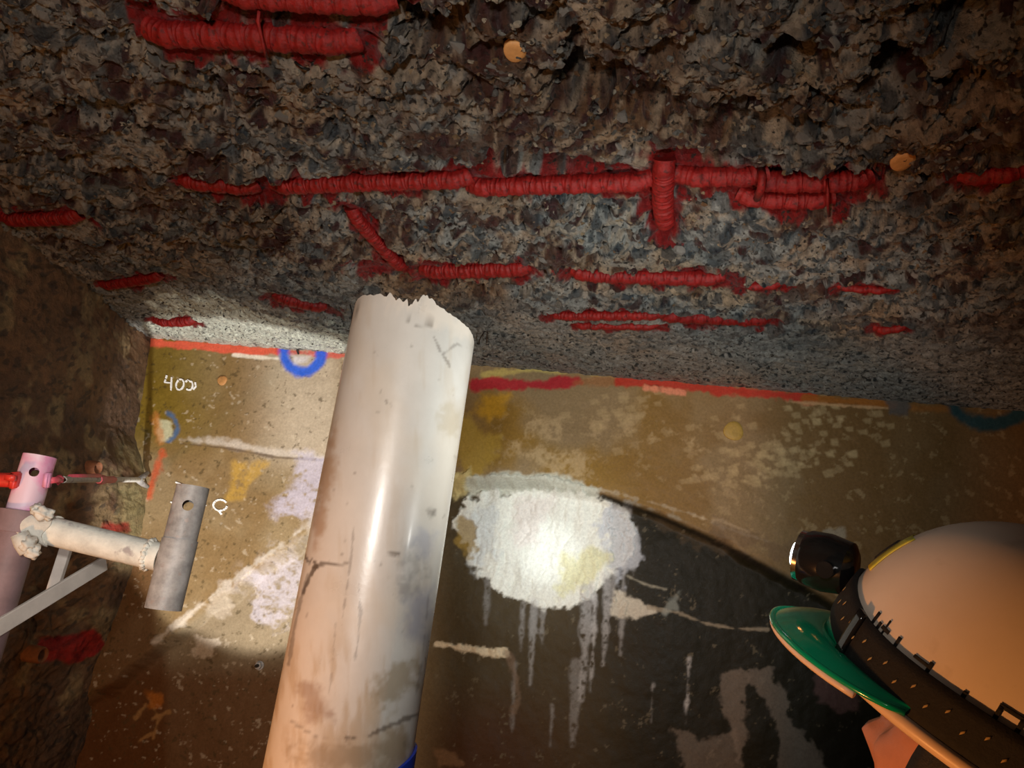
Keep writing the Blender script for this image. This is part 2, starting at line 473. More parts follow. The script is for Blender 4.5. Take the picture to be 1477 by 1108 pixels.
YD += (fbm(XW.ravel()*6, ZW.ravel()*6, 211, 4)-0.5)*0.010
YD += (fbm(XW.ravel()*40, ZW.ravel()*40, 221, 4)-0.5)*0.003
base = np.tile(lin(139, 120, 88), (P.shape[0], 1))
pt = Paint(wsx, wsy, base)
n_big = fbm(wsx/120, wsy/120, 231, 4); ru_, rv_ = wsx*0.83+wsy*0.56, wsy*0.83-wsx*0.56
n_fine = fbm(ru_/16+n_big*2, rv_/13, 241, 4, 0.7); n_sp = fbm(ru_/7, rv_/7, 251, 3, 0.7)
def tint(mask, col, a):
    mm = (np.clip(mask, 0, 1)*a)[:, None]; pt.c[:] = pt.c*(1-mm) + np.asarray(col)[None, :]*mm
# broad zones of staining, with the scaffold's shadow painted in low down
tint(sstep(0.45, 0.65, n_big), lin(120, 92, 52), 0.6)
tint(sstep(360, 230, wsx)*sstep(680, 600, wsy), lin(112, 92, 22), 0.85)
tint(sstep(330, 440, wsx)*sstep(520, 470, wsx)*sstep(700, 640, wsy), lin(186, 172, 150), 0.8)
tint(sstep(660, 720, wsx)*sstep(1100, 800, wsx)*sstep(0.35, 0.6, n_big)*(din < 0), lin(140, 108, 34), 0.7)
tint(sstep(1000, 1250, wsx)*(din < 0.02), lin(98, 72, 40), 0.75)
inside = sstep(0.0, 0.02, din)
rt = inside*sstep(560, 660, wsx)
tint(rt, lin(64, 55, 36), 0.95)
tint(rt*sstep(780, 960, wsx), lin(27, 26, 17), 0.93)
tint(rt*sstep(980, 1120, wsy + n_big*60)*sstep(900, 700, wsx), lin(66, 34, 18), 0.7)  # reddish brown shadow painted on, right of the pipe foot
lf = inside*sstep(560, 500, wsx)
tint(lf, lin(136, 122, 98), 0.9)
tint(lf*sstep(935, 990, wsy), lin(92, 56, 26), 0.8)  # cast shadow painted brown below the lit part of the wall
tint(sstep(236, 216, wsx)*sstep(760, 820, wsy), lin(84, 48, 20), 0.7)  # shadow strip painted in along the left corner
# flaked skin: pale specks on the ochre band and dark pores on the left
tint(sstep(0.62, 0.70, n_fine)*sstep(680, 720, wsx)*(din < -0.01)*sstep(560, 600, wsy), lin(170, 150, 112), 0.34)
tint(sstep(0.68, 0.76, n_sp)*(wsx < 520), lin(70, 58, 36), 0.6)
tint(sstep(0.70, 0.78, fbm(ru_/9, rv_/8, 261, 3, 0.7))*(wsx < 520), lin(204, 190, 165), 0.35)
tint(sstep(0.70, 0.78, fbm(ru_/12, rv_/14, 271, 4, 0.7))*rt, lin(120, 112, 92), 0.4)
for pl in ([(740, 640), (800, 655), (850, 662), (838, 682), (790, 676), (745, 668)], [(860, 612), (910, 618), (895, 632), (862, 628)],
           [(760, 598), (812, 606), (800, 628), (765, 622)], [(935, 630), (1010, 634), (1008, 638), (940, 636)]):
    pt.poly(pl, lin(184, 162, 122), 0.6, 22, 4, 0.06)
for (cx, cy, rx, ry, n) in [(1110, 660, 110, 34, 90), (1180, 600, 90, 30, 40), (900, 600, 80, 40, 30), (1060, 690, 70, 18, 50)]:
    for _ in range(n):
        x, y = random.gauss(cx, rx*0.55), random.gauss(cy, ry*0.5); r = random.uniform(2.5, 6)
        pt.poly([(x-r*1.5, y-r*0.6), (x+r, y-r), (x+r*1.4, y+r*0.7), (x-r*0.7, y+r*0.8)], lin(176, 156, 116), 0.42, 3, 1.5)
# yellow marks
pt.poly([(694, 566), (738, 568), (726, 592), (706, 614), (686, 596)], lin(190, 146, 40), 0.8, 8, 6)
pt.poly([(665, 600), (720, 630), (700, 690), (655, 700)], lin(176, 148, 62), 0.7, 14, 8)
pt.poly([(338, 664), (354, 668), (350, 690), (372, 664), (384, 668), (352, 718), (326, 722), (332, 690)], lin(184, 146, 62), 0.65, 8, 5, 0.1)
pt.poly([(652, 680), (680, 672), (688, 700), (650, 722)], lin(214, 200, 140), 0.8, 8, 4)
# construction joint and lime bleeding out of it
pt.line([(262, 634), (330, 640), (400, 654), (470, 660)], 5, lin(196, 186, 172), 0.7, 6, 4)
pt.line([(262, 640), (330, 647), (400, 660), (470, 664)], 1.5, lin(90, 72, 54), 0.8, 2, 1.5)
pt.poly([(425, 664), (475, 658), (470, 745), (395, 745)], lin(182, 176, 190), 0.75, 20, 8, 0.14)
pt.line([(222, 926), (300, 864), (400, 790), (478, 734)], 3.5, lin(192, 182, 166), 0.7, 7, 3)  # lit edge of the arch bevel painted as a pale line
pt.poly([(380, 800), (460, 742), (470, 770), (400, 830), (330, 850)], lin(172, 162, 154), 0.6, 30, 10, 0.1)
pt.poly([(420, 800), (450, 806), (440, 880), (380, 908), (350, 890), (370, 830)], lin(186, 180, 188), 0.65, 40, 10, 0.08)
pt.poly([(278, 922), (296, 926), (292, 950), (272, 942)], lin(200, 188, 168), 0.85, 18, 4)
pt.poly([(300, 850), (330, 845), (320, 885), (285, 895)], lin(176, 164, 146), 0.6, 16, 5)
# thick white lime patch under the arch crown, with runs
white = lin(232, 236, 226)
pt.poly([(672, 686), (740, 680), (800, 686), (866, 704), (860, 722), (780, 712), (668, 716)], lin(196, 200, 186), 0.9, 8, 4)  # pale ledge strip, brightness of the lit bevel painted in
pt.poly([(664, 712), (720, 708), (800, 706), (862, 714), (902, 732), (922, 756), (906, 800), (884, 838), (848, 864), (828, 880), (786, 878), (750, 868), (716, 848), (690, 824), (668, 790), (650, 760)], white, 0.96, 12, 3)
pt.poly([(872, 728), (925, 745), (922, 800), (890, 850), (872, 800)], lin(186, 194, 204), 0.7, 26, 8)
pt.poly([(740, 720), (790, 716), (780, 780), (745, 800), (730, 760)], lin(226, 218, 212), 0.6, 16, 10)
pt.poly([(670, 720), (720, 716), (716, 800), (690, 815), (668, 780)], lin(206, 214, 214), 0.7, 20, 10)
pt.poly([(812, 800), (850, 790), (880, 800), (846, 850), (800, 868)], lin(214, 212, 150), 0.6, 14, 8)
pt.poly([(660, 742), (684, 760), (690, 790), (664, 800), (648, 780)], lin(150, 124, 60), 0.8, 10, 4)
for (x, y0, y1, w, a) in [(768, 870, 990, 6, 0.5), (782, 880, 930, 4, 0.4), (846, 850, 1010, 12, 0.55), (858, 860, 998, 5, 0.8), (876, 830, 960, 8, 0.6), (890, 740, 870, 12, 0.55),
        (905, 730, 850, 8, 0.5), (899, 870, 945, 4, 0.5), (752, 870, 940, 4, 0.4), (830, 960, 1080, 9, 0.3), (943, 990, 1045, 2, 0.6), (995, 952, 1056, 2.4, 0.8),
        (918, 760, 830, 5, 0.4), (700, 835, 900, 4, 0.3), (740, 960, 1060, 3, 0.3), (795, 1020, 1080, 2.5, 0.4)]:
    pt.line([(x, y0), (x-2, (y0+y1)/2), (x-(y1-y0)*0.05, y1)], w, lin(178, 180, 180), a, 5, 3, 0.12, True)
pt.poly([(884, 846), (916, 866), (944, 882), (912, 892), (884, 888)], lin(204, 200, 184), 0.85, 8, 3)
pt.line([(936, 876), (980, 884), (1020, 900), (1060, 907), (1110, 909)], 1.8, lin(150, 140, 120), 0.7, 3, 1.5)
pt.poly([(964, 864), (982, 850), (980, 880), (962, 884)], lin(140, 148, 142), 0.6, 8, 4)
pt.line([(905, 830), (930, 842), (962, 850)], 2, lin(170, 168, 150), 0.7, 3, 2)
pt.line([(625, 930), (660, 936), (690, 941), (724, 944)], 5, lin(216, 202, 172), 0.95, 7, 2)
pt.line([(730, 946), (740, 975), (746, 1010), (738, 1030)], 4, lin(120, 100, 82), 0.6, 6, 3)
pt.poly([(620, 1085), (650, 1092), (664, 1108), (625, 1112)], lin(130, 100, 72), 0.6, 8, 4)
# ledge right of the crown: pale ridge with dark line under it
pt.line([(866, 706), (930, 722), (1000, 742), (1060, 766), (1110, 782)], 2.2, lin(176, 164, 140), 0.6, 5, 2)
pt.line([(900, 722), (950, 738), (990, 752)], 3, lin(150, 150, 136), 0.6, 8, 3)
pt.line([(1000, 745), (1040, 752), (1080, 768)], 2.4, lin(190, 172, 140), 0.7, 6, 2)
pt.poly([(880, 716), (960, 744), (1060, 790), (1040, 800), (940, 760)], lin(74, 62, 44), 0.6, 16, 6)
pt.line([(870, 716), (950, 744), (1050, 790), (1160, 850)], 3.0, lin(30, 26, 20), 0.8, 3, 2)
pt.poly([(1030, 748), (1100, 770), (1160, 790), (1150, 810), (1080, 790), (1020, 765)], lin(108, 88, 66), 0.6, 14, 6)
pt.poly([(1190, 766), (1215, 762), (1218, 786), (1195, 784)], lin(150, 142, 124), 0.7, 8, 4)
# old blotchy repair at the lower right
bl = lin(116, 108, 98)
pt.poly([(1044, 972), (1070, 960), (1086, 966), (1080, 1000), (1076, 1060), (1066, 1100), (1060, 1050), (1040, 1020)], bl, 0.7, 10, 3)
pt.poly([(1078, 962), (1110, 966), (1136, 1000), (1146, 1050), (1190, 1082), (1200, 1120), (1130, 1120), (1126, 1064), (1108, 1010), (1080, 985)], bl, 0.7, 10, 3)
pt.poly([(974, 1056), (996, 1052), (1010, 1070), (1060, 1060), (1075, 1120), (985, 1120)], bl, 0.55, 12, 4)
pt.poly([(1176, 970), (1206, 966), (1244, 992), (1238, 1026), (1212, 1032), (1186, 1014)], lin(104, 78, 76), 0.6, 9, 4)  # mauve patch painted in for the shaded face under the peak
# cracks and rust at the lower left
for p in ([(200, 1010), (214, 1040), (206, 1070)], [(196, 1018), (180, 1040)], [(206, 1040), (230, 1030)], [(208, 1060), (188, 1072)]):
    pt.line(p, 2.2, lin(150, 112, 68), 0.8, 4, 2)
pt.poly([(198, 1004), (220, 1006), (218, 1024), (200, 1026)], lin(170, 100, 36), 0.7, 8, 4)
# sprayed lines along the foot of the break
pt.line([(700, 540), (740, 536), (790, 530), (850, 534), (920, 540)], 6, lin(196, 180, 104), 0.75, 6, 3)
pt.line([(215, 494), (300, 500), (350, 505), (402, 507)], 6.5, lin(214, 94, 70), 0.95, 5, 2)
pt.line([(400, 508), (480, 513), (505, 514)], 4, lin(200, 80, 70), 0.8, 6, 2)
pt.line([(336, 512), (370, 515), (402, 518)], 2.5, lin(226, 218, 200), 0.9, 3, 1.5)
pt.line([(684, 556), (740, 553), (790, 556), (832, 550)], 9, lin(170, 38, 50), 0.95, 6, 3)
pt.line([(830, 552), (890, 548)], 6, lin(150, 100, 60), 0.6, 5, 3)
pt.line([(896, 549), (980, 556), (1060, 564), (1170, 575)], 7.5, lin(176, 50, 40), 0.9, 6, 3)
pt.line([(930, 560), (985, 566)], 4, lin(216, 140, 110), 0.9, 4, 2)
pt.line([(1160, 576), (1240, 580), (1290, 584)], 5, lin(150, 92, 36), 0.8, 5, 3)
pt.line([(1140, 580), (1280, 589)], 1.6, lin(186, 150, 110), 0.8, 3, 1.5)
pt.line([(1320, 590), (1370, 590)], 6, lin(140, 90, 40), 0.7, 6, 4)
# blue spray arcs
blue = lin(40, 96, 214)
arc = lambda cx, cy, rx, ry, a0, a1, n=14: [(cx+rx*math.cos(math.radians(a0+(a1-a0)*k/n)), cy+ry*math.sin(math.radians(a0+(a1-a0)*k/n))) for k in range(n+1)]
pt.line(arc(437, 508, 27, 28, -4, 184), 7.5, blue, 0.95, 3, 4)
pt.poly([(420, 512), (450, 512), (444, 528), (424, 526)], lin(214, 210, 214), 0.7, 6, 4)
pt.line(arc(236, 616, 20, 20, -70, 70), 4.5, lin(70, 96, 130), 0.9, 4, 3)
pt.poly([(228, 604), (248, 606), (250, 630), (230, 640)], lin(186, 184, 150), 0.9, 6, 3)
pt.line(arc(1428, 580, 52, 32, 10, 175), 10, lin(22, 66, 76), 0.9, 5, 5)
pt.poly([(1276, 572), (1308, 576), (1310, 596), (1284, 596)], lin(84, 84, 84), 0.8, 8, 4)
# red spray down the broken corner
pt.line([(236, 650), (222, 690), (214, 720)], 5, lin(196, 84, 50), 0.8, 7, 4)
pt.line([(226, 600), (232, 640)], 4, lin(190, 120, 60), 0.6, 7, 4)
# lime crust stands proud of the wall
lime = (base[:, 0] > lin(200, 200, 200)[0]*0.9) & (wsx > 640) & (wsx < 960)
wrp = fbm(XW.ravel()*25, ZW.ravel()*25, 283, 3)*0.9
crack = worley(XW.ravel()/0.05 + wrp, ZW.ravel()/0.07 + wrp, 281)
YD -= lime*(0.004 + 0.015*(fbm(XW.ravel()*42+wrp, ZW.ravel()*15, 291, 3)-0.5) - 0.0025*sstep(0.07, 0.02, crack[1]-crack[0]))
Yw = (YW + YD).reshape(XW.shape)
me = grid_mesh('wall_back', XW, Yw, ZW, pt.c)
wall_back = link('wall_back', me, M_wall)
tag(wall_back, 'stained end wall with an arched recess, white lime patch and sprayed marks', 'wall', kind='structure')
def wall_y(x, z):
    i = min(max(bisect(xw, x)-1, 0), len(xw)-2); j = min(max(bisect(zs, z)-1, 0), len(zs)-2)
    return float(Yw[j, i])
def on_wall(px, py, proud=0.0):
    p = wall_px(px, py)
    y = wall_y(p[0], p[2])
    d = ray(px, py)
    p = d*(y/d[1])
    return Vector((p[0], wall_y(p[0], p[2])-proud, p[2]))

# ---- left side wall, hacked rough
ky = axis(0.85, 2.06, 0.0038, -0.6, 2.12, 5)
kz = axis(-0.66, 0.68, 0.0038, -1.62, 0.72, 5)
YL, ZL = np.meshgrid(ky, kz)
prof = np.interp(ZL, [-1.6, -0.6, -0.26, -0.02, 0.10, 0.18, 0.24, 0.32, 0.45, 0.62, 0.8], [-1.37, -1.37, -1.345, -1.315, -1.325, -1.34, -1.375, -1.42, -1.43, -1.455, -1.46])
near = sstep(1.45, 2.0, YL)
prof = -1.36*(1-near) + prof*near
w1 = (fbm(YL*10, ZL*10, 301, 4)-0.5)*0.08
e1, e2, eid, eid2 = worley((YL+w1)/0.055, (ZL+w1)/0.034, 311)
g1, g2, gid, gid2 = worley((YL+w1)/0.022, (ZL+w1)/0.016, 321)
RL = (fbm(YL*5, ZL*5, 331, 4)-0.5)*0.05 + (eid-0.5)*0.014*sstep(0, .35, e2-e1) + (gid-0.5)*0.008*sstep(0, .35, g2-g1) + (fbm(YL*60, ZL*60, 341, 4)-0.5)*0.007
RL *= (0.55+0.45*sstep(0.2, -0.1, ZL))*(1-0.55*sstep(1.9, 2.0, YL))
XL = prof + RL
CL = np.tile(lin(104, 76, 50), (YL.size, 1)).reshape(*YL.shape, 3)
kk = sstep(0.4, 0.65, fbm(YL*7, ZL*7, 351, 4))[..., None]
CL = CL*(1-kk*0.6) + lin(70, 50, 36)*kk*0.6
kk = (sstep(0.55, 0.7, fbm(YL*16, ZL*16, 361, 4))*0.6)[..., None]
CL = CL*(1-kk) + lin(140, 120, 84)*kk
kk = ((gid2 > 0.8)*(g1 < 0.4)*0.7)[..., None]
CL = CL*(1-kk) + lin(44, 36, 30)*kk
kk = (sstep(1.86, 2.0, YL+(fbm(YL*20, ZL*20, 371, 3)-0.5)*0.2)*sstep(0.33, 0.22, ZL)*sstep(-0.1, 0.0, ZL)*0.7)[..., None]
CL = CL*(1-kk) + lin(150, 140, 96)*kk
PL = np.stack([XL.ravel(), YL.ravel(), ZL.ravel()], -1)
lx, ly = project(PL)
pl_ = Paint(lx, ly, CL.reshape(-1, 3).copy())
pl_.poly([(52, 920), (140, 910), (148, 930), (128, 952), (60, 956)], lin(150, 14, 12), 0.95, 8, 3)
pl_.poly([(150, 756), (186, 754), (190, 766), (150, 770)], lin(140, 30, 14), 0.9, 7, 3)
pl_.poly([(222, 462), (276, 464), (274, 478), (222, 478)], lin(170, 28, 20), 0.9, 6, 3)
pl_.poly([(140, 410), (215, 402), (200, 424), (150, 426)], lin(150, 20, 14), 0.6, 8, 4)
me = grid_mesh('wall_left', XL, YL, ZL, pl_.c)
wall_left = link('wall_left', me, M_left)
tag(wall_left, 'dark brown hacked concrete side wall on the left', 'wall', kind='structure')
# ---- floor far below
bm = bmesh.new()
bmesh.ops.create_cube(bm, size=1.0, matrix=Matrix.Translation((0.45, 0.75, -1.65)) @ Matrix.Diagonal((4.4, 2.9, 0.1, 1)))
floor = bm_obj('floor', bm, M_plain, smooth=False)
tag(floor, 'plain grey concrete floor below the view', 'floor', kind='structure')

# ---- exposed stones in the ceiling: the largest are parts, the fine ones one mass
def rock_mesh(name, seed):
    rnd = random.Random(seed)
    bm = bmesh.new()
    for _ in range(15):
        v = Vector((rnd.gauss(0, 1), rnd.gauss(0, 1), rnd.gauss(0, 1))).normalized()*rnd.uniform(0.82, 1.0)
        bm.verts.new((v.x, v.y*0.8, v.z*0.62))
    r = bmesh.ops.convex_hull(bm, input=bm.verts)
    bmesh.ops.delete(bm, geom=[v for v in bm.verts if not v.link_faces], context='VERTS')
    me = bpy.data.meshes.new(name)
    bm.to_mesh(me); bm.free()
    me.materials.append(M_stone)
    return me
rocks = [rock_mesh('stone', 500+k) for k in range(14)]
rnd = random.Random(99)
def stone_spot(ylo, yhi):
    while True:
        px, py = rnd.uniform(-20, 1490), rnd.uniform(-15, 470)
        p = ceil_px(px, py)
        if not (ylo < p[1] < yhi) or p[0] < -1.33:
            continue
        ok = True
        for (a, b, r, lab) in segs:
            dx, dy = b[0]-a[0], b[1]-a[1]
            t = min(1.0, max(0.0, ((p[0]-a[0])*dx+(p[1]-a[1])*dy)/(dx*dx+dy*dy)))
            if math.hypot(p[0]-a[0]-t*dx, p[1]-a[1]-t*dy) < r*2.4:
                ok = False; break
        if ok:
            return p
for k in range(300):
    p = stone_spot(0.58, 1.35)
    o = bpy.data.objects.new('stone', rocks[k % 14])
    COL.objects.link(o); o.parent = ceiling
    s = rnd.uniform(0.008, 0.017)*(1.25 if rnd.random() < 0.12 else 1)
    o.location = (p[0], p[1], ceil_z(p[0], p[1])+s*0.40)
    o.rotation_euler = (rnd.uniform(-0.6, 0.6), rnd.uniform(-0.6, 0.6), rnd.uniform(0, 6.28))
    o.scale = (s, s, s)
vs, fs, cs = [], [], []
shades = [lin(118, 118, 112), lin(92, 92, 88), lin(140, 122, 96), lin(98, 70, 46), lin(150, 140, 122), lin(70, 68, 64), lin(116, 92, 64)]
fine = []
while len(fine) < 6500:
    fine.append(stone_spot(0.58, 1.88))
for k, p in enumerate(fine):
    me = rocks[k % 14]; s = rnd.uniform(0.0028, 0.0085)*(1.0 if p[1] < 1.4 else 0.7)
    R3 = Matrix.Rotation(rnd.uniform(0, 6.28), 3, 'Z') @ Matrix.Rotation(rnd.uniform(-0.7, 0.7), 3, 'X')
    c = Vector((p[0], p[1], ceil_z(p[0], p[1])+s*0.35)); n0 = len(vs)
    vs += [tuple(c + R3 @ v.co*s) for v in me.vertices]
    cs += [shades[rnd.randrange(7)]]*len(me.vertices)
    fs += [tuple(n0+i for i in f.vertices) for f in me.polygons]
me = bpy.data.meshes.new('fine_aggregate'); me.from_pydata(vs, [], fs)
ca = me.color_attributes.new('Col', 'FLOAT_COLOR', 'POINT')
rgba = np.ones((len(vs), 4), np.float32); rgba[:, :3] = np.array(cs); ca.data.foreach_set('color', rgba.ravel())
fa = link('fine_aggregate', me, M_ceil, ceiling, smooth=False)
fa['kind'] = 'stuff'

# ================================================================ THINGS
def frame_of(d, up=Vector((0, 0, 1))):
    d = Vector(d).normalized()
    if abs(d.dot(up)) > 0.98: up = Vector((0, 1, 0))
    s = d.cross(up).normalized(); u = s.cross(d).normalized()
    return d, s, u
def tube(bm, pts, radii, n=16, caps=True, fn=None):
    """Round bar through points; radii per point; fn(angle, k) may scale the radius."""
    pts = [Vector(p) for p in pts]
    if not hasattr(radii, '__len__'): radii = [radii]*len(pts)
    rings = []
    d0, s, u = frame_of(pts[1]-pts[0])
    for k, p in enumerate(pts):
        d = (pts[min(k+1, len(pts)-1)]-pts[max(k-1, 0)]).normalized()
        s = (s-d*s.dot(d)).normalized(); u = s.cross(d)
        ring = []
        for j in range(n):
            a = 2*math.pi*j/n
            r = radii[k]*(fn(a, k) if fn else 1)
            ring.append(bm.verts.new(p + s*math.cos(a)*r + u*math.sin(a)*r))
        rings.append(ring)
    for A, B_ in zip(rings[:-1], rings[1:]):
        for j in range(n):
            bm.faces.new((A[j], A[(j+1) % n], B_[(j+1) % n], B_[j]))
    if caps:
        bm.faces.new(rings[0][::-1]); bm.faces.new(rings[-1])
    return rings
def hollow(bm, p0, p1, r, t, n=32, fn0=None, fn1=None, nl=2):
    """Open pipe; fn0/fn1(angle) shift the end rims along the axis."""
    p0, p1 = Vector(p0), Vector(p1)
    d, s, u = frame_of(p1-p0)
    L_ = (p1-p0).length
    out = []
    for rr in (r, r-t):
        rings = []
        for k in range(nl+1):
            f = k/nl; ring = []
            for j in range(n):
                a = 2*math.pi*j/n
                z = f*L_
                if k == nl and fn1: z += fn1(a)
                if k == 0 and fn0: z += fn0(a)
                ring.append(bm.verts.new(p0 + d*z + s*math.cos(a)*rr + u*math.sin(a)*rr))
            rings.append(ring)
        out.append(rings)
    for o_, rings in enumerate(out):
        for A, B_ in zip(rings[:-1], rings[1:]):
            for j in range(n):
                q = (A[j], A[(j+1) % n], B_[(j+1) % n], B_[j])
                bm.faces.new(q if o_ == 0 else q[::-1])
    for k in (0, nl):
        for j in range(n):
            bm.faces.new((out[0][k][j], out[0][k][(j+1) % n], out[1][k][(j+1) % n], out[1][k][j]))
    return out
def box_bar(bm, p0, p1, w, t, side):
    p0, p1 = Vector(p0), Vector(p1); d = (p1-p0).normalized()
    side = Vector(side); side = (side-d*side.dot(d)).normalized(); n_ = d.cross(side)
    v = []
    for p in (p0, p1):
        for a, b in ((-1, -1), (1, -1), (1, 1), (-1, 1)):
            v.append(bm.verts.new(p+side*a*w/2+n_*b*t/2))
    for f in ((0, 1, 2, 3), (7, 6, 5, 4), (0, 4, 5, 1), (1, 5, 6, 2), (2, 6, 7, 3), (3, 7, 4, 0)):
        bm.faces.new([v[i] for i in f])
def lump(bm, c, r, seed, sub=2, squash=(1, 1, 1)):
    res = bmesh.ops.create_icosphere(bm, subdivisions=sub, radius=1.0)
    rn = random.Random(seed); ph = [rn.uniform(0, 6) for _ in range(6)]
    for v in res['verts']:
        p = v.co.copy()
        k = 1+0.22*math.sin(4*p.x+ph[0])*math.sin(5*p.y+ph[1])+0.16*math.sin(7*p.z+ph[2]+3*p.x)+0.08*math.sin(11*p.y+ph[3]+6*p.z)
        v.co = Vector(c)+Vector((p.x*squash[0], p.y*squash[1], p.z*squash[2]))*r*k

# ---- exposed reinforcing bars
for (a, b, r, lab) in segs:
    A, B_ = Vector(a), Vector(b)
    L_ = (B_-A).length
    n = max(8, int(L_/0.0018))
    pts, rad, pul = [], [], []
    bow = rnd.uniform(-0.004, 0.004)
    lift = (r*2.0 if 'left start of the second' in lab else 0.0)
    for k in range(n+1):
        t = k/n
        p = A.lerp(B_, t)
        e = min(t, 1-t)*L_
        p.z = HC + 0.012 + r*0.62 + lift - (r*0.5 if r < 0.017 else 0) + 0.010*max(0.0, 1-e/0.03)**2 + 0.0012*math.sin(k*0.37+a[0]*90)
        p.x += bow*math.sin(math.pi*t)*(B_-A).y/L_; p.y += bow*math.sin(math.pi*t)
        pts.append(p)
        ph = (k*L_/n/0.0082) % 1.0
        pul.append(1.0 if ph < 0.34 else 0.0)
        rad.append(r*0.95*(1+0.10*(vnoise(np.array([k*0.13]), np.array([a[0]*77]), 5)[0]-0.5)))
    bm = bmesh.new()
    tube(bm, pts, rad, 16, True, lambda an, k: 1+0.085*pul[k]+0.06*(abs(math.cos(an+0.4)) > 0.95))
    c = (A+B_)/2
    o = bm_obj('rebar', bm, M_red, None, True, 50)
    tag(o, lab, 'rebar', 'exposed red reinforcing bars in the ceiling')

# ---- tie wires and odd pieces on the bars
def wire(name, pts, r, m_, label, cat, group=None):
    bm = bmesh.new(); tube(bm, pts, r, 8)
    return tag(bm_obj(name, bm, m_), label, cat, group)
def cz(px, py, dz=0.0):
    p = ceil_px(px, py, HC-dz); return Vector(p)
wire('tie_wire', [cz(374, 14, -.01), cz(372, 30, .0), cz(376, 48, .004), cz(380, 66, .016), cz(384, 82, .008)], 0.0022, M_red, 'thin red binding wire crossing the deep pocket between two top bars', 'wire')
wire('tie_wire', [cz(426, 90, -.005), cz(436, 98, .006), cz(446, 100, -.01)], 0.002, M_wire, 'short dark wire end below the deep pocket bars', 'wire')
wire('tie_wire', [cz(1098, 246, -.01), cz(1100, 258, .02), cz(1098, 272, .024), cz(1092, 286, .004)], 0.006, M_red, 'thick red tie loop over the square bar end', 'wire')
wire('tie_wire', [cz(1193, 258, -.01), cz(1194, 276, .018), cz(1194, 296, .016), cz(1196, 312, -.005)], 0.0022, M_red, 'thin red wire round the stubby bars at the right', 'wire')
wire('bent_wire', [cz(689, 501, -.02), cz(693, 487, .012), cz(699, 478, .016), cz(703, 479, .012), cz(702, 494, .006)], 0.0016, M_wire, 'bent black wire loop beside the top of the pipe', 'wire')
wire('bent_wire', [cz(500, 480, -.02), cz(507, 465, .02), cz(508, 452, .012), cz(505, 440, -.01)], 0.0013, M_wire, 'fine black wire left of the pipe top', 'wire')
wire('nail', [on_wall(430, 512, -.01), on_wall(431, 508, .012), on_wall(432, 496, .016), on_wall(432, 490, .012)], 0.003, M_wire, 'small black nail inside the bright blue arc', 'nail')

# ---- round plugs
def plug(px, py, rpx, onwall, m_, label, squash=1.0):
    if onwall:
        c = on_wall(px, py, 0.002); nrm = Vector((0.05, -1, 0)); dist = YW
    else:
        c = Vector(ceil_px(px, py, HC)); c.z = min(ceil_z(c.x+a_, c.y+b_) for a_ in (-.01, 0, .01) for b_ in (-.01, 0, .01))+0.002; nrm = Vector((0.1, -0.25, -1)); dist = c.dot(Vector(CF))
    r = rpx*dist/FPX
    d, s, u = frame_of(nrm)
    bm = bmesh.new()
    rings = []
    for (rr, h) in ((1.0, -0.5), (1.0, 0.02), (0.92, 0.10), (0.6, 0.16), (0.25, 0.15)):
        rings.append([bm.verts.new(c + (s*math.cos(a)+u*math.sin(a)*squash)*r*rr*(1+0.05*math.sin(3*a+px)) + d*r*h) for a in [2*math.pi*j/20 for j in range(20)]])
    for A, B_ in zip(rings[:-1], rings[1:]):
        for j in range(20): bm.faces.new((A[j], A[(j+1) % 20], B_[(j+1) % 20], B_[j]))
    bm.faces.new(rings[-1]); bm.faces.new(rings[0][::-1])
    return tag(bm_obj('round_plug', bm, m_, None, True, 40), label, 'plug', 'orange round plugs set in the concrete')
plug(1302, 240, 17, False, M_orange, 'orange round plug in the ceiling, right of the red bars')
plug(742, 82, 17, False, M_orange, 'tan round plug high in the middle of the ceiling')
plug(1058, 622, 14, True, M_ochre, 'ochre round plug on the yellow wall band at the right')
plug(321, 549, 8, True, M_orange, 'small pale orange plug beside the chalk number on the left wall band')

# ---- anchors and bolts
def socket(px, py, rpx, label, x_on=-1.36):
    d = ray(px, py); k = x_on/d[0]; c = Vector(d*k) + Vector((0.028, 0, 0)); r = rpx*k/FPX
    bm = bmesh.new()
    rings = []
    N_ = 18
    for (rr, h) in ((1.0, -0.03), (1.0, 0.008), (0.85, 0.014), (0.6, 0.010), (0.55, -0.02)):
        rings.append([bm.verts.new(c + Vector((h, math.cos(a)*r*rr, math.sin(a)*r*rr))) for a in [2*math.pi*j/N_ for j in range(N_)]])
    for A, B_ in zip(rings[:-1], rings[1:]):
        for j in range(N_): bm.faces.new((A[j], A[(j+1) % N_], B_[(j+1) % N_], B_[j]))
    bm.faces.new(rings[-1])
    return tag(bm_obj('anchor_socket', bm, M_rust, None, True, 50), label, 'anchor', 'rusty anchor sockets in the left wall')
socket(121, 673, 10, 'rusty ring socket in the dark left wall above the white transom')
socket(40, 942, 12, 'rusty ring socket beside the red paint patch low on the left wall')
bolt = empty('bolt', on_wall(375, 960))
c = on_wall(375, 960)
bm = bmesh.new(); tube(bm, [c+Vector((0, .01, 0)), c+Vector((0, -.004, 0))], 0.012, 18); bm_obj('washer', bm, M_galv, bolt, True, 40)
bm = bmesh.new(); tube(bm, [c+Vector((0, -.003, 0)), c+Vector((0, -.014, 0))], 0.0095, 6); bm_obj('bolt_head', bm, M_galv, bolt, False)
bm = bmesh.new(); tube(bm, [c+Vector((0, -.012, 0)), c+Vector((0, -.024, 0))], 0.0045, 10); bm_obj('thread_end', bm, M_wire, bolt, True, 40)
tag(bolt, 'small grey bolt head in the wall left of the pipe foot', 'bolt')

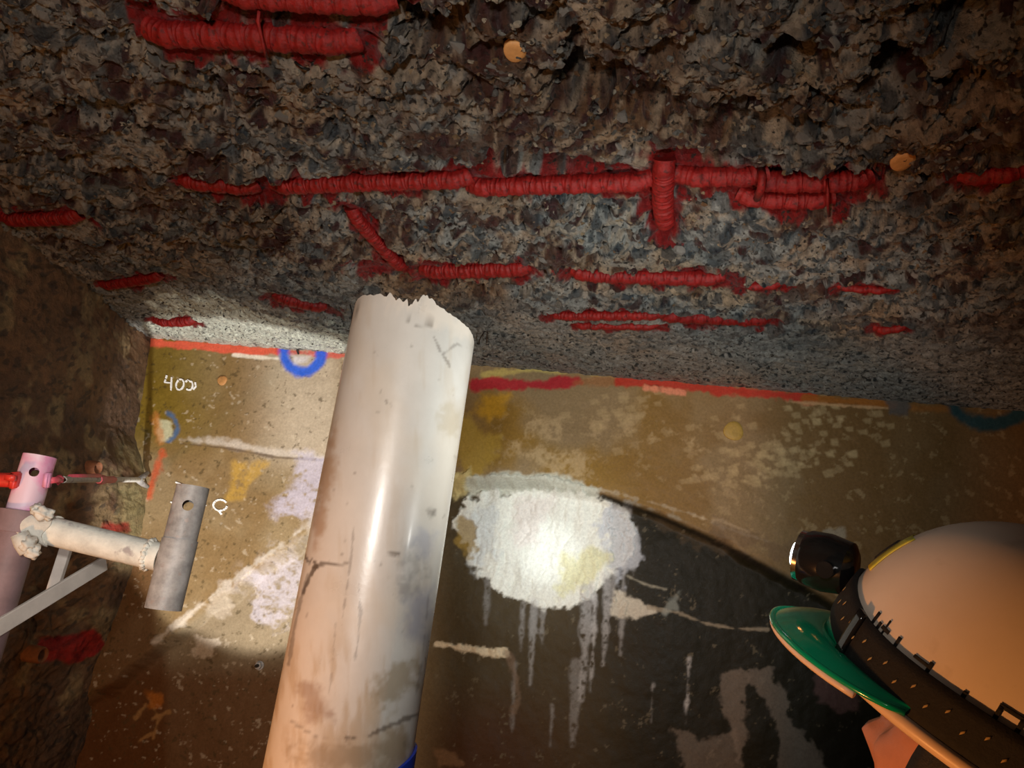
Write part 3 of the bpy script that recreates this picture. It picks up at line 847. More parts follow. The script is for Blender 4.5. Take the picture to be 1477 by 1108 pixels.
# ---- chalk writing on the wall (thin dusty strokes)
def chalk(name, strokes, w, label, seed):
    rn = random.Random(seed)
    bm = bmesh.new()
    for st_ in strokes:
        pts = []
        for (p, q_) in zip(st_[:-1], st_[1:]):
            for k in range(5):
                f = k/5; pts.append((p[0]+(q_[0]-p[0])*f, p[1]+(q_[1]-p[1])*f))
        pts.append(st_[-1])
        run = []
        for (x, y) in pts+[None] if False else pts:
            run.append((x, y))
        for k in range(len(run)-1):
            if rn.random() < 0.10: continue            # chalk skips
            (x0, y0), (x1, y1) = run[k], run[k+1]
            dx, dy = x1-x0, y1-y0; l_ = math.hypot(dx, dy)+1e-6
            nx_, ny_ = -dy/l_*w*rn.uniform(.7, 1.25), dx/l_*w*rn.uniform(.7, 1.25)
            ex, ey = dx*0.12, dy*0.12
            top = [on_wall(x0+nx_-ex, y0+ny_-ey, .003), on_wall(x0-nx_-ex, y0-ny_-ey, .003), on_wall(x1-nx_+ex, y1-ny_+ey, .003), on_wall(x1+nx_+ex, y1+ny_+ey, .003)]
            bot = [v+Vector((0, .006, 0)) for v in top]
            t_ = [bm.verts.new(v) for v in top]; b_ = [bm.verts.new(v) for v in bot]
            bm.faces.new(t_); bm.faces.new(b_[::-1])
            for j in range(4): bm.faces.new((t_[j], b_[j], b_[(j+1) % 4], t_[(j+1) % 4]))
    o = bm_obj(name, bm, M_chalk, wall_back, False)
    o['label'] = label
    return o
ell = lambda cx, cy, rx, ry, a0=0, a1=360, n=12, rot=0: [(cx+rx*math.cos(math.radians(a0+(a1-a0)*k/n))*math.cos(rot)-ry*math.sin(math.radians(a0+(a1-a0)*k/n))*math.sin(rot), cy+rx*math.cos(math.radians(a0+(a1-a0)*k/n))*math.sin(rot)+ry*math.sin(math.radians(a0+(a1-a0)*k/n))*math.cos(rot)) for k in range(n+1)]
chalk('chalk_number', [[(241, 542), (238, 552), (251, 553)], [(248, 545), (247, 563)], ell(260, 555, 5.5, 8, 0, 360, 10, 0.3), ell(273, 556, 5.5, 7, -60, 130, 8), [(268, 551), (272, 548), (275, 551)], [(282, 552), (283, 558), (279, 562)]], 1.0, 'white chalk handwritten number 400', 3)
chalk('chalk_ring', [ell(318, 729, 10, 8, 10, 330, 12), [(316, 737), (320, 742)]], 1.2, 'white chalk ring scrawled beside the grey stub pipe', 5)
chalk('chalk_dash', [[(254, 696), (262, 699), (266, 700)], [(246, 724), (250, 726), (252, 722)], [(296, 723), (297, 730)]], 1.1, 'white chalk ticks around the grey stub pipe', 6)

# ---- white plastic pipe with a broken top
PR = 0.0825
pc = at(541, 800, 0.915)
px_, py_ = pc.x, pc.y
hd = math.hypot(px_, py_)-PR
tdir = ray(600, 436); ztop = tdir[2]/math.hypot(tdir[0], tdir[1])*hd
NP = 144
camang = math.atan2(-py_, -px_)
def top_edge(a):
    # a: world angle around the axis; jagged break, lower at the right
    rel = (a-camang+math.pi) % (2*math.pi)-math.pi          # 0 facing the viewer, + to the viewer's left... checked below
    base_ = np.interp(rel, [-3.2, -1.6, -1.2, -0.8, -0.42, -0.1, 0.05, 0.3, 0.6, 1.0, 1.5, 3.2], TOPZ)
    j = (fbm(np.array([a*9.0]), np.array([3.3]), 401, 3)[0]-0.5)*0.012 + (vnoise(np.array([a*24.0]), np.array([1.0]), 403)[0]-0.5)*0.006
    j *= 0.2+1.5*math.exp(-((rel+0.12)/0.42)**2)
    return float(base_+j)
# rel negative = clockwise seen from above = viewer's left
TOPZ = [0.0, 0.006, 0.012, 0.009, 0.006, 0.002, 0.009, 0.001, -0.004, -0.008, -0.018, 0.0]
za_ = np.concatenate([np.linspace(-1.6, -0.34, 8)[:-1], np.arange(-0.34, ztop-0.028, 0.003), [0, 1, 2]])
NP = 360
ang = 2*np.pi*np.arange(NP)/NP
te = np.array([top_edge(a) for a in ang])
nz = len(za_)
AA, ZZ = np.meshgrid(ang, za_)
ZZ[-3] = ztop-0.026; ZZ[-2] = ztop-0.026+(te+0.026)*0.5; ZZ[-1] = ztop+te
def shell_xyz(rr, zz): 
    q = rr*(1+0.004*np.sin(2*AA+1.0))
    return px_+np.cos(AA)*q, py_+np.sin(AA)*q, zz
xo, yo, zo = shell_xyz(PR, ZZ); xi, yi, zi = shell_xyz(PR-0.007, np.minimum(ZZ, ztop+te-0.003))
Pp = np.concatenate([np.stack([xo.ravel(), yo.ravel(), zo.ravel()], -1), np.stack([xi.ravel(), yi.ravel(), zi.ravel()], -1)])
vx, vy = project(Pp)
front = np.zeros(len(Pp), bool)
front[:NP*nz] = ((np.cos(AA)*(xo)+np.sin(AA)*(yo)) < 0).ravel()
vx = np.where(front, vx, -9999.0)
pb = np.tile(lin(188, 186, 180), (len(Pp), 1))
pp_ = Paint(vx, vy, pb)
hz = fbm(vx/70, vy/110, 431, 4); hs_ = fbm(vx/10, vy/60, 441, 4)
def ptint(mask, col, a):
    mm = (np.clip(mask, 0, 1)*a)[:, None]; pp_.c[:] = pp_.c*(1-mm)+np.asarray(col)[None, :]*mm
ptint(sstep(0.5, 0.72, hz), lin(186, 178, 164), 0.5)
ptint(sstep(0.55, 0.8, hs_), lin(176, 166, 150), 0.35)
ptint(sstep(925, 1000, vy+hz*60)*sstep(0.35, 0.65, hz+hs_-0.5), lin(164, 148, 124), 0.6)
grime = lin(96, 84, 72)
pp_.poly([(590, 800), (612, 800), (604, 860), (578, 880), (570, 850)], lin(124, 120, 116), 0.6, 20, 12)
pp_.poly([(578, 862), (624, 850), (620, 930), (584, 930)], lin(140, 142, 154), 0.7, 12, 12)
pp_.poly([(604, 760), (632, 768), (620, 808), (600, 806)], lin(150, 152, 162), 0.6, 12, 10)
pp_.poly([(556, 972), (600, 950), (596, 990), (566, 1012), (548, 1000)], lin(136, 120, 90), 0.65, 26, 14)
pp_.poly([(440, 990), (462, 990), (480, 1036), (446, 1040)], lin(128, 104, 88), 0.6, 16, 10)
pp_.poly([(430, 1076), (520, 1072), (590, 1062), (600, 1108), (430, 1108)], lin(132, 116, 92), 0.6, 22, 12)
pp_.poly([(642, 560), (660, 556), (652, 620), (636, 620)], lin(166, 156, 136), 0.6, 18, 10)
pp_.poly([(616, 735), (632, 732), (630, 748), (618, 750)], lin(84, 78, 72), 0.7, 8, 4)
pp_.poly([(470, 640), (488, 600), (480, 690), (462, 760), (450, 800)], lin(150, 122, 92), 0.7, 12, 8)
pp_.poly([(520, 440), (600, 450), (640, 480), (690, 500), (690, 470), (640, 430), (560, 420)], lin(214, 204, 190), 0.6, 12, 8)
for (p, w, a) in [([(441, 786), (438, 800), (446, 812), (450, 806), (456, 815), (451, 826), (444, 838), (436, 856)], 1.8, 0.85), ([(452, 818), (470, 812), (486, 814), (500, 814)], 1.5, 0.75),
        ([(444, 830), (432, 870), (424, 910), (416, 960)], 2.2, 0.5), ([(510, 760), (507, 800), (500, 850), (494, 890)], 1.3, 0.4), ([(517, 840), (520, 880), (516, 930), (512, 950)], 1.1, 0.45),
        ([(558, 798), (574, 800)], 1.2, 0.6), ([(626, 486), (634, 505), (644, 520), (650, 532)], 1.2, 0.5), ([(500, 1066), (530, 1062), (560, 1048), (604, 1030)], 1.7, 0.7),
        ([(420, 1040), (450, 1060), (490, 1066)], 1.2, 0.4), ([(514, 448), (540, 452), (560, 450), (585, 460), (600, 470), (622, 470)], 1.6, 0.5), ([(640, 510), (660, 496), (684, 506)], 1.5, 0.4),
        ([(474, 1000), (478, 980), (484, 900)], 1.0, 0.3), ([(618, 860), (608, 960), (600, 1000)], 1.4, 0.3)]:
    pp_.line(p, w, grime*0.7, a, 3, 1.3)
for _ in range(45):
    x, y, r_ = rnd.uniform(400, 690), rnd.uniform(460, 1108), rnd.uniform(0.8, 1.9)
    pp_.line([(x, y), (x+rnd.uniform(-3, 3), y+rnd.uniform(-4, 4))], r_, grime*0.8, rnd.uniform(.2, .5), 1, 1)
me = bpy.data.meshes.new('pipe_body')
Pn = nz*NP
me.vertices.add(2*Pn); me.vertices.foreach_set('co', Pp.astype(np.float32).ravel())
ii = np.arange(Pn).reshape(nz, NP); jn = np.roll(ii, -1, axis=1)
qo = np.stack([ii[:-1], jn[:-1], jn[1:], ii[1:]], -1).reshape(-1, 4)
qi = qo[:, ::-1] + Pn
rim_ = np.stack([ii[-1], jn[-1], jn[-1]+Pn, ii[-1]+Pn], -1)
foot = np.stack([jn[0], ii[0], ii[0]+Pn, jn[0]+Pn], -1)
qq = np.concatenate([qo, qi, rim_, foot])
me.loops.add(qq.size); me.loops.foreach_set('vertex_index', qq.ravel().astype(np.int32))
me.polygons.add(len(qq)); me.polygons.foreach_set('loop_start', (np.arange(len(qq))*4).astype(np.int32)); me.update(calc_edges=True)
ca = me.color_attributes.new('Col', 'FLOAT_COLOR', 'POINT'); rgba = np.ones((2*Pn, 4), np.float32); rgba[:, :3] = pp_.c; ca.data.foreach_set('color', rgba.ravel())
pipe = empty('plastic_pipe', (px_, py_, -1.6))
link('pipe_body', me, M_pvc, pipe); me.set_sharp_from_angle(angle=math.radians(50))
tag(pipe, 'large dirty white plastic pipe standing upright with a broken jagged top', 'pipe')
# smears and scratches on the pipe: thin skins of dirt
def on_pipe(px, py, off=0.0):
    d = ray(px, py); dx, dy = d[0], d[1]
    # nearest hit of the ray with the pipe cylinder
    A = dx*dx+dy*dy; B_ = -2*(dx*px_+dy*py_); C_ = px_*px_+py_*py_-(PR+off)**2
    disc = B_*B_-4*A*C_
    if disc < 0: disc = 0
    t = (-B_-math.sqrt(disc))/(2*A)
    return Vector(d*t)
# blue strap round the pipe foot
bm = bmesh.new()
N_ = 72
rgs = []
za = on_pipe(601, 1082).z
for (rr, dz) in ((PR+0.0008, 0.0), (PR+0.004, 0.0), (PR+0.004, -0.05), (PR+0.0008, -0.05)):
    ring = []
    for j in range(N_):
        a = 2*math.pi*j/N_
        rel = (a-camang+math.pi) % (2*math.pi)-math.pi
        ring.append(bm.verts.new((px_+math.cos(a)*rr, py_+math.sin(a)*rr, za+dz+0.035*(math.sin(rel-0.25)-math.sin(1.35-0.25)))))
    rgs.append(ring)
for k in range(4):
    A, B_ = rgs[k], rgs[(k+1) % 4]
    for j in range(N_): bm.faces.new((A[j], A[(j+1) % N_], B_[(j+1) % N_], B_[j]))
tag(bm_obj('blue_strap', bm, M_bluetape, None, True, 40), 'blue strap wrapped round the pipe at the bottom edge of the picture', 'strap')

# ---- scaffold frame
DS = 1.06
sf = empty('scaffold_frame', (0, 0, 0))
g = at(262, 770, DS)
def vert_z(px, py, x, y):
    d = ray(px, py); return d[2]/math.hypot(d[0], d[1])*math.hypot(x, y)
gt, gs, gb = vert_z(280, 702, g.x, g.y), vert_z(258, 778, g.x, g.y), vert_z(237, 879, g.x, g.y)
pp = at(45, 700, DS+0.02)
pt_, ps_ = vert_z(58, 658, pp.x, pp.y), vert_z(34, 737, pp.x, pp.y)
sf.location = (pp.x, pp.y, -1.6)
tag(sf, 'scaffold frame on the left with pink sprayed post, white transom and grey stub pipe', 'scaffold')
def pipe_with_hole(name, x, y, z0, z1, r, t, m_, hole_px, hr, n=40):
    bm = bmesh.new()
    hollow(bm, (x, y, z0), (x, y, z1), r, t, n, nl=8)
    o = bm_obj(name, bm, m_, sf, True, 50)
    # cut the pin hole clean through with a boolean
    hp = Vector((0, 0, 0))
    d = ray(*hole_px); k = (math.hypot(x, y)-r)/math.hypot(d[0], d[1]); hp = Vector(d*k)
    bm = bmesh.new()
    dirv = Vector((x-hp.x, y-hp.y, 0)).normalized()
    tube(bm, [hp-dirv*0.03, hp+dirv*(2*r+0.03)], hr, 24)
    cut = bm_obj('cutter', bm, None)
    bo = o.modifiers.new('hole', 'BOOLEAN'); bo.operation = 'DIFFERENCE'; bo.object = cut; bo.solver = 'EXACT'
    dg = bpy.context.evaluated_depsgraph_get()
    me = bpy.data.meshes.new_from_object(o.evaluated_get(dg))
    o.modifiers.clear(); o.data = me
    bpy.data.objects.remove(cut)
    me.set_sharp_from_angle(angle=math.radians(50))
    return o
RG = 0.0245
pipe_with_hole('stub_spigot', g.x, g.y, gs-0.03, gt, RG*0.93, 0.0028, M_galv, (271, 729), 0.0075)
bm = bmesh.new(); hollow(bm, (g.x, g.y, gb), (g.x, g.y, gs), RG, 0.003, 40); bm_obj('stub_sleeve', bm, M_galv, sf, True, 50)
pipe_with_hole('pink_post', pp.x, pp.y, ps_-0.05, pt_, 0.0222, 0.0028, M_pink, (49, 681), 0.0065)
bm = bmesh.new(); hollow(bm, (pp.x, pp.y, -1.6), (pp.x, pp.y, ps_), 0.0275, 0.003, 40); bm_obj('lower_post', bm, M_mauve, sf, True, 50)
# transom
ta, tb = at(36, 757, DS), at(232, 804, DS)
td = (tb-ta).normalized()
bm = bmesh.new(); hollow(bm, ta+td*0.008, tb, 0.0200, 0.003, 36); bm_obj('transom', bm, M_limed, sf, True, 50)
bm = bmesh.new(); hollow(bm, ta-td*0.012, ta+td*0.042, 0.0225, 0.004, 30, lambda a: 0.004*math.sin(3*a), lambda a: 0.003*math.sin(4*a)); bm_obj('transom_socket', bm, M_mortar, sf, True, 50)
bm = bmesh.new()
for k in range(22):                      # weld bead against the sleeve
    a = 2*math.pi*k/22; d, s, u = frame_of(td)
    lump(bm, tb-td*(RG*0.72)+(s*math.cos(a)+u*math.sin(a))*0.0195, 0.0048, k, 1)
bm_obj('weld_bead', bm, M_limed, sf)
# clamp round the post
clz = vert_z(32, 752, pp.x, pp.y)
clamp = bm_obj('clamp', (lambda bm: (hollow(bm, (pp.x, pp.y, clz-0.016), (pp.x, pp.y, clz+0.014), 0.0325, 0.006, 36), bm)[1])(bmesh.new()), M_mauve, sf, True, 50)
def sub(name, bm, m_, parent):
    me = bpy.data.meshes.new(name); bmesh.ops.recalc_face_normals(bm, faces=bm.faces); bm.to_mesh(me); bm.free()
    o = link(name, me, m_); o.parent = parent
    return o
bm = bmesh.new(); box_bar(bm, at(-25, 757, DS), at(26, 760, DS-0.01), 0.012, 0.02, (0, 0, 1)); sub('clamp_arm', bm, M_mauve, clamp)
bm = bmesh.new(); lump(bm, at(62, 740, DS-0.025), 0.0105, 3, 3, (1.25, 1, .8)); lump(bm, at(54, 735, DS-0.02), 0.008, 4, 3); lump(bm, at(68, 744, DS-0.02), 0.007, 5, 3); sub('mortar_crust', bm, M_mortar, clamp)
bm = bmesh.new(); tube(bm, [at(28, 770, DS-0.03), at(34, 784, DS-0.03), at(40, 797, DS-0.03)], [0.011, 0.012, 0.010], 14); lump(bm, at(48, 796, DS-0.03), 0.0095, 8, 3); lump(bm, at(40, 785, DS-0.035), 0.010, 9, 3); sub('clamp_bolt', bm, M_mortar, clamp)
# flat braces
b0, b1 = at(-30, 922, 0.98), at(152, 812, 1.20)
bm = bmesh.new(); box_bar(bm, b0, b1, 0.024, 0.006, CU); bmesh.ops.bevel(bm, geom=bm.edges[:], offset=0.001, segments=1, affect='EDGES'); bm_obj('brace', bm, M_brace, sf, False)
b0, b1 = at(99, 780, 1.16), at(74, 858, 1.155)
bm = bmesh.new(); box_bar(bm, b0, b1, 0.017, 0.010, CR); bmesh.ops.bevel(bm, geom=bm.edges[:], offset=0.001, segments=1, affect='EDGES'); bm_obj('brace_strut', bm, M_brace, sf, False)

# ---- red ledger tube entering from the left
lt = empty('red_ledger', at(0, 693, DS))
bm = bmesh.new(); tube(bm, [at(-160, 687, DS+0.01), at(24, 693, DS+0.01)], 0.0105, 20); bm_obj('tube', bm, M_redpaint, lt, True, 50)
bm = bmesh.new(); box_bar(bm, at(17, 692, DS-0.006), at(26, 693, DS-0.006), 0.023, 0.018, CU); bmesh.ops.bevel(bm, geom=bm.edges[:], offset=0.002, segments=2, affect='EDGES'); bm_obj('wedge_head', bm, M_redpaint, lt)
bm = bmesh.new(); box_bar(bm, at(8, 688, DS-0.02), at(22, 690, DS-0.02), 0.008, 0.006, CU); bm_obj('wedge_pin', bm, M_redpaint, lt)
tag(lt, 'bright red ledger tube joining the pink post from the left edge', 'tube')

# ---- adjustable wall tie from the post to the wall corner
q0 = at(72, 692, DS-0.01)
d_ = ray(213, 692); q1 = Vector(d_*(1.975/d_[1]))
def qt(px):                              # point on the tie seen at px
    lo, hi = 0.0, 1.0
    for _ in range(40):
        mm = (lo+hi)/2; p = q0.lerp(q1, mm); sx_, _y = project(np.array([p]))
        lo, hi = (mm, hi) if sx_[0] < px else (lo, mm)
    return q0.lerp(q1, lo)
wt = empty('wall_tie', q0)
tag(wt, 'red and white adjustable wall tie rod reaching from the pink post to the wall corner', 'rod')
bm = bmesh.new(); box_bar(bm, at(70, 682, DS-0.012), at(67, 704, DS-0.012), 0.008, 0.012, CR); bmesh.ops.bevel(bm, geom=bm.edges[:], offset=0.0015, segments=2, affect='EDGES'); bm_obj('bracket', bm, M_pink, wt)
bm = bmesh.new(); tube(bm, [at(74, 693, DS-0.01), qt(84), qt(88)], 0.0045, 12); lump(bm, qt(86), 0.0065, 4, 2); bm_obj('hook', bm, M_pinkred, wt)
bm = bmesh.new(); hollow(bm, qt(91), qt(144), 0.0052, 0.0015, 20); bm_obj('sleeve', bm, M_limed, wt, True, 50)
bm = bmesh.new(); tube(bm, [qt(99)+Vector((0, 0, .0055)), qt(142)+Vector((0, 0, .0075))], [0.003, 0.0042], 10); bm_obj('locking_bar', bm, M_pinkred, wt)
bm = bmesh.new(); tube(bm, [qt(142), qt(145), qt(148), qt(149), qt(163), qt(165)], [0.0075, 0.0095, 0.0095, 0.0065, 0.0075, 0.006], 8); bm_obj('coupling_nut', bm, M_pinkred, wt, True, 40)
bm = bmesh.new(); tube(bm, [qt(164), qt(205)], 0.0062, 14); bm_obj('threaded_rod', bm, M_limed, wt, True, 50)
bm = bmesh.new()
kx = project(np.array([q1]))
for sgn in (-1, 1):
    tube(bm, [at(200, 693, qt(200).dot(Vector(CF))), at(206, 693+sgn*5, q1.dot(Vector(CF))-0.04), at(213, 692+sgn*10, q1.dot(Vector(CF))-0.02)], [0.008, 0.008, 0.006], 10)
bm_obj('claw', bm, M_galv, wt)

# ---- worker's head: helmet frame
alpha = math.radians(37)
CRv, CUv, CFv = Vector(CR), Vector(CU), Vector(CF)
hf = (-CRv*0.868*math.cos(alpha) + CUv*0.497*math.cos(alpha) + CFv*math.sin(alpha)).normalized()
hu = (CRv*0.497 + CUv*0.868 + CFv*(-0.22)); hu = (hu-hf*hu.dot(hf)).normalized()
hs = hu.cross(hf)                        # wearer's left, toward the viewer
HO = at(1461, 1076, 0.55)
HM = Matrix.Translation(HO) @ Matrix((hf, hs, hu)).transposed().to_4x4()
def H(x, y, z): return HM @ Vector((x, y, z))

HA, HB, HH = 0.142, 0.112, 0.161
def shell_r(phi, t):                     # t 0 rim .. 1 crown
    e = max(0.0, 1-t**2.5)**(1/2.3)
    return e
def shell_pt(phi, t, off=0.0):
    e = shell_r(phi, t)
    a = HA*(1+0.03*math.cos(phi)); 
    x, y, z = a*e*math.cos(phi), HB*e*math.sin(phi), HH*t
    n_ = Vector((x/(a*a), y/(HB*HB), (z/(HH*HH))*0.9+0.0)).normalized() if e > 1e-3 else Vector((0, 0, 1))
    return Vector((x, y, z)) + n_*off
hat = empty('hard_hat', HO)
tag(hat, 'cream white hard hat with green clear peak worn at the right', 'helmet')
def hat_part(name, verts, faces, m_, parent=hat, smooth=True, auto=None, thick=0.0):
    bm = bmesh.new()
    vv = [bm.verts.new(HM @ Vector(v)) for v in verts]
    for f in faces: bm.faces.new([vv[i] for i in f])
    bmesh.ops.remove_doubles(bm, verts=bm.verts, dist=1e-6)
    bmesh.ops.recalc_face_normals(bm, faces=bm.faces)
    if thick:
        bmesh.ops.solidify(bm, geom=bm.faces[:], thickness=thick)
    return bm_obj(name, bm, m_, parent, smooth, auto)
def surf(fn, nu, nv, closed_u=True):
    vs_, fs_ = [], []
    for j in range(nv+1):
        for i in range(nu if closed_u else nu+1):
            vs_.append(fn(i/nu, j/nv))
    w_ = nu if closed_u else nu+1
    for j in range(nv):
        for i in range(nu):
            i2 = (i+1) % w_
            fs_.append((j*w_+i, j*w_+i2, (j+1)*w_+i2, (j+1)*w_+i))
    return vs_, fs_
v_, f_ = surf(lambda u, v: shell_pt(2*math.pi*u, 0.999*math.sin(v*math.pi/2)), 72, 26)
hat_part('shell', v_, f_, M_shell)
# turned rim under the shell
def rimfn(u, v):
    p = shell_pt(2*math.pi*u, 0.0); a = 2*math.pi*v
    d = Vector((p.x, p.y, 0)).normalized()
    return p + d*(0.003+0.0055*math.cos(a)) + Vector((0, 0, 0.0055*math.sin(a)-0.001))
v_, f_ = surf(rimfn, 72, 10)
hat_part('rim', v_, f_, M_rim)
# green clear peak
def peak(u, v):
    ph = (u-0.5)*2*math.radians(66)
    p = shell_pt(ph, 0.05+0.0*v)
    reach = 0.045*max(0.0, math.cos((u-0.5)*math.pi*0.98))**0.55
    return p + Vector((math.cos(ph*0.75), math.sin(ph*0.75), -0.22-0.18*v)).normalized()*(reach*v) + Vector((0, 0, 0.004*math.sin(v*3.1)))
v_, f_ = surf(peak, 40, 10, False)
hat_part('peak', v_, f_, M_green, thick=0.0025)
bm = bmesh.new(); tube(bm, [HM @ (peak(k/40, 1.0)) for k in range(41)], 0.0024, 8); bm_obj('peak_edge', bm, M_green, hat)
# lip under the peak; its warm-lit tone is put into the colour
bm = bmesh.new(); tube(bm, [HM @ (peak(k/40, 0.92)+Vector((0, 0, -0.006))) for k in range(22, 38)], 0.0032, 8); bm_obj('peak_lip', bm, M_rim, hat)
# green base strip of the peak hugging the shell
v_, f_ = surf(lambda u, v: shell_pt((u-0.5)*2*math.radians(74), 0.04+0.20*v*math.cos((u-0.5)*math.pi*0.9), 0.0015), 36, 5, False)
hat_part('peak_base', v_, f_, M_green, thick=0.001)
# yellow sticker on the front
v_, f_ = surf(lambda u, v: shell_pt(math.radians(4+26*(u-0.5)), 0.42+0.24*v, 0.001), 10, 8, False)
st_ = hat_part('sticker', v_, f_, M_yellow, thick=0.0006)
for k in range(3):
    v_, f_ = surf(lambda u, v: shell_pt(math.radians(4+5*k-5+2.2*u), 0.47+0.13*v, 0.0022), 3, 3, False)
    o = hat_part('print_mark', v_, f_, M_band, thick=0.0004); o.location = (0, 0, 0); o.parent = st_
# black print just over the lamp band (mostly covered by it)
def zband(ph): return 0.019+0.024*math.exp(-(ph/0.55)**2)
def lett(ph0, ph1, h0, h1):
    v_, f_ = surf(lambda u, v: shell_pt(ph0+(ph1-ph0)*u, (zband(ph0+(ph1-ph0)*u)+0.0165+h0+(h1-h0)*v)/HH, 0.0008), 4, 3, False)
    return v_, f_
V_all, F_all = [], []
for (p0, p1, h0, h1) in [(0.70, 0.72, 0, .010), (0.75, 0.77, 0, .006), (0.80, 0.81, 0, .012), (0.78, 0.84, .003, .006), (0.90, 0.92, 0, .008), (1.02, 1.12, .003, .0055), (1.10, 1.12, 0, .008),
        (1.28, 1.30, 0, .005), (1.42, 1.44, 0, .009), (1.42, 1.53, .008, .011), (1.51, 1.53, 0, .009), (1.66, 1.80, .004, .007), (1.70, 1.72, 0, .006), (1.9, 1.93, 0, .01), (1.9, 2.0, .008, .011)]:
    v_, f_ = lett(p0, p1, h0, h1); n0 = len(V_all); V_all += v_; F_all += [tuple(i+n0 for i in f) for f in f_]
o = hat_part('print', V_all, F_all, M_band, thick=0.0004); o['label'] = 'tops of black printed letters above the lamp band'

# ---- headlamp strapped round the helmet
hl = empty('headlamp', H(HA, 0, 0.1))
tag(hl, 'black headlamp with elastic band strapped round the hard hat', 'headlamp')
def bandfn(u, v):
    ph = 2*math.pi*u
    if ph > math.pi: ph -= 2*math.pi
    zc = zband(ph); z = zc+(v-0.5)*0.034
    return shell_pt(2*math.pi*u, z/HH, 0.0010)
v_, f_ = surf(bandfn, 96, 4)
BT = -0.0030
band = hat_part('band', v_, f_, M_band, hl, thick=BT)
vs2, fs2 = [], []
for k in range(26):                      # woven tan flecks
    ph = 0.25+k*0.085
    v_, f_ = surf(lambda u, v: shell_pt(ph+0.014*u, (zband(ph)+(-0.004 if k % 2 else 0.002)+0.0022*v+0.0025*u)/HH, 0.0048), 2, 2, False)
    n0 = len(vs2); vs2 += v_; fs2 += [tuple(i+n0 for i in f) for f in f_]
o = hat_part('woven_flecks', vs2, fs2, M_dots, hl, thick=0.0003); o.location = (0, 0, 0); o.parent = band; o['kind'] = 'stuff'
v_, f_ = surf(lambda u, v: shell_pt(0.62+0.06*u, (zband(0.62+0.06*u)+(v-0.5)*0.036)/HH, 0.0035), 6, 6, False)
hat_part('strap_buckle', v_, f_, M_blackgloss, hl, thick=0.004)
# lamp housing: rounded box with bezel and lens
lc = shell_pt(0.0, (zband(0)+0.0)/HH, 0.030)
ld = Vector((1, 0.0, -0.28)).normalized()
def lamp_ring(c, d, r, n=28, sq=1.0):
    d, s, u = frame_of(d); return [HM @ (c+s*math.cos(2*math.pi*j/n)*r*sq+u*math.sin(2*math.pi*j/n)*r) for j in range(n)]
def loft(name, rings, m_, parent, cap0=True, cap1=True, auto=40):
    bm = bmesh.new(); R_ = [[bm.verts.new(p) for p in r] for r in rings]; n = len(R_[0])
    for A, B_ in zip(R_[:-1], R_[1:]):
        for j in range(n): bm.faces.new((A[j], A[(j+1) % n], B_[(j+1) % n], B_[j]))
    if cap0: bm.faces.new(R_[0][::-1])
    if cap1: bm.faces.new(R_[-1])
    return bm_obj(name, bm, m_, parent, True, auto)
loft('lamp_housing', [lamp_ring(lc-ld*0.026, ld, 0.016, sq=1.3), lamp_ring(lc-ld*0.022, ld, 0.0225, sq=1.35), lamp_ring(lc-ld*0.004, ld, 0.0255, sq=1.2), lamp_ring(lc+ld*0.012, ld, 0.0245, sq=1.05), lamp_ring(lc+ld*0.017, ld, 0.022, sq=1.0)], M_blackgloss, hl)
loft('bezel', [lamp_ring(lc+ld*0.014, ld, 0.0225), lamp_ring(lc+ld*0.0205, ld, 0.0225), lamp_ring(lc+ld*0.0205, ld, 0.0185), lamp_ring(lc+ld*0.014, ld, 0.0165)], M_chrome, hl, False, False)
M_lens = mat('lit_lens', (1, 1, 1), rough=0.2, bump=0)
M_lens.node_tree.nodes['Principled BSDF'].inputs['Emission Color'].default_value = (0.85, 0.95, 1, 1)
M_lens.node_tree.nodes['Principled BSDF'].inputs['Emission Strength'].default_value = 12.0
loft('lens', [lamp_ring(lc+ld*0.015, ld, 0.0165), lamp_ring(lc+ld*0.0215, ld, 0.0155), lamp_ring(lc+ld*0.0255, ld, 0.010), lamp_ring(lc+ld*0.027, ld, 0.003)], M_lens, hl)
bm = bmesh.new(); tube(bm, [H(*(lc-ld*0.012+Vector((0, 0.03, -0.002)))), H(*(lc-ld*0.012+Vector((0, 0.038, -0.002))))], 0.007, 14); bm_obj('tilt_knob', bm, M_blackgloss, hl, True, 40)
LP = H(*(lc+ld*0.045))
lamp('headlamp_beam', 'SPOT', LP, 26, (0.86, 0.95, 1.0), on_wall(778, 775), 0.010, 27, 1.0)
lamp('headlamp_core', 'SPOT', LP, 30, (0.9, 0.97, 1.0), on_wall(790, 796), 0.010, 9, 1.0)
lamp('headlamp_spill', 'SPOT', LP, 28, (0.97, 0.97, 0.92), on_wall(760, 560), 0.010, 118, 1.0)

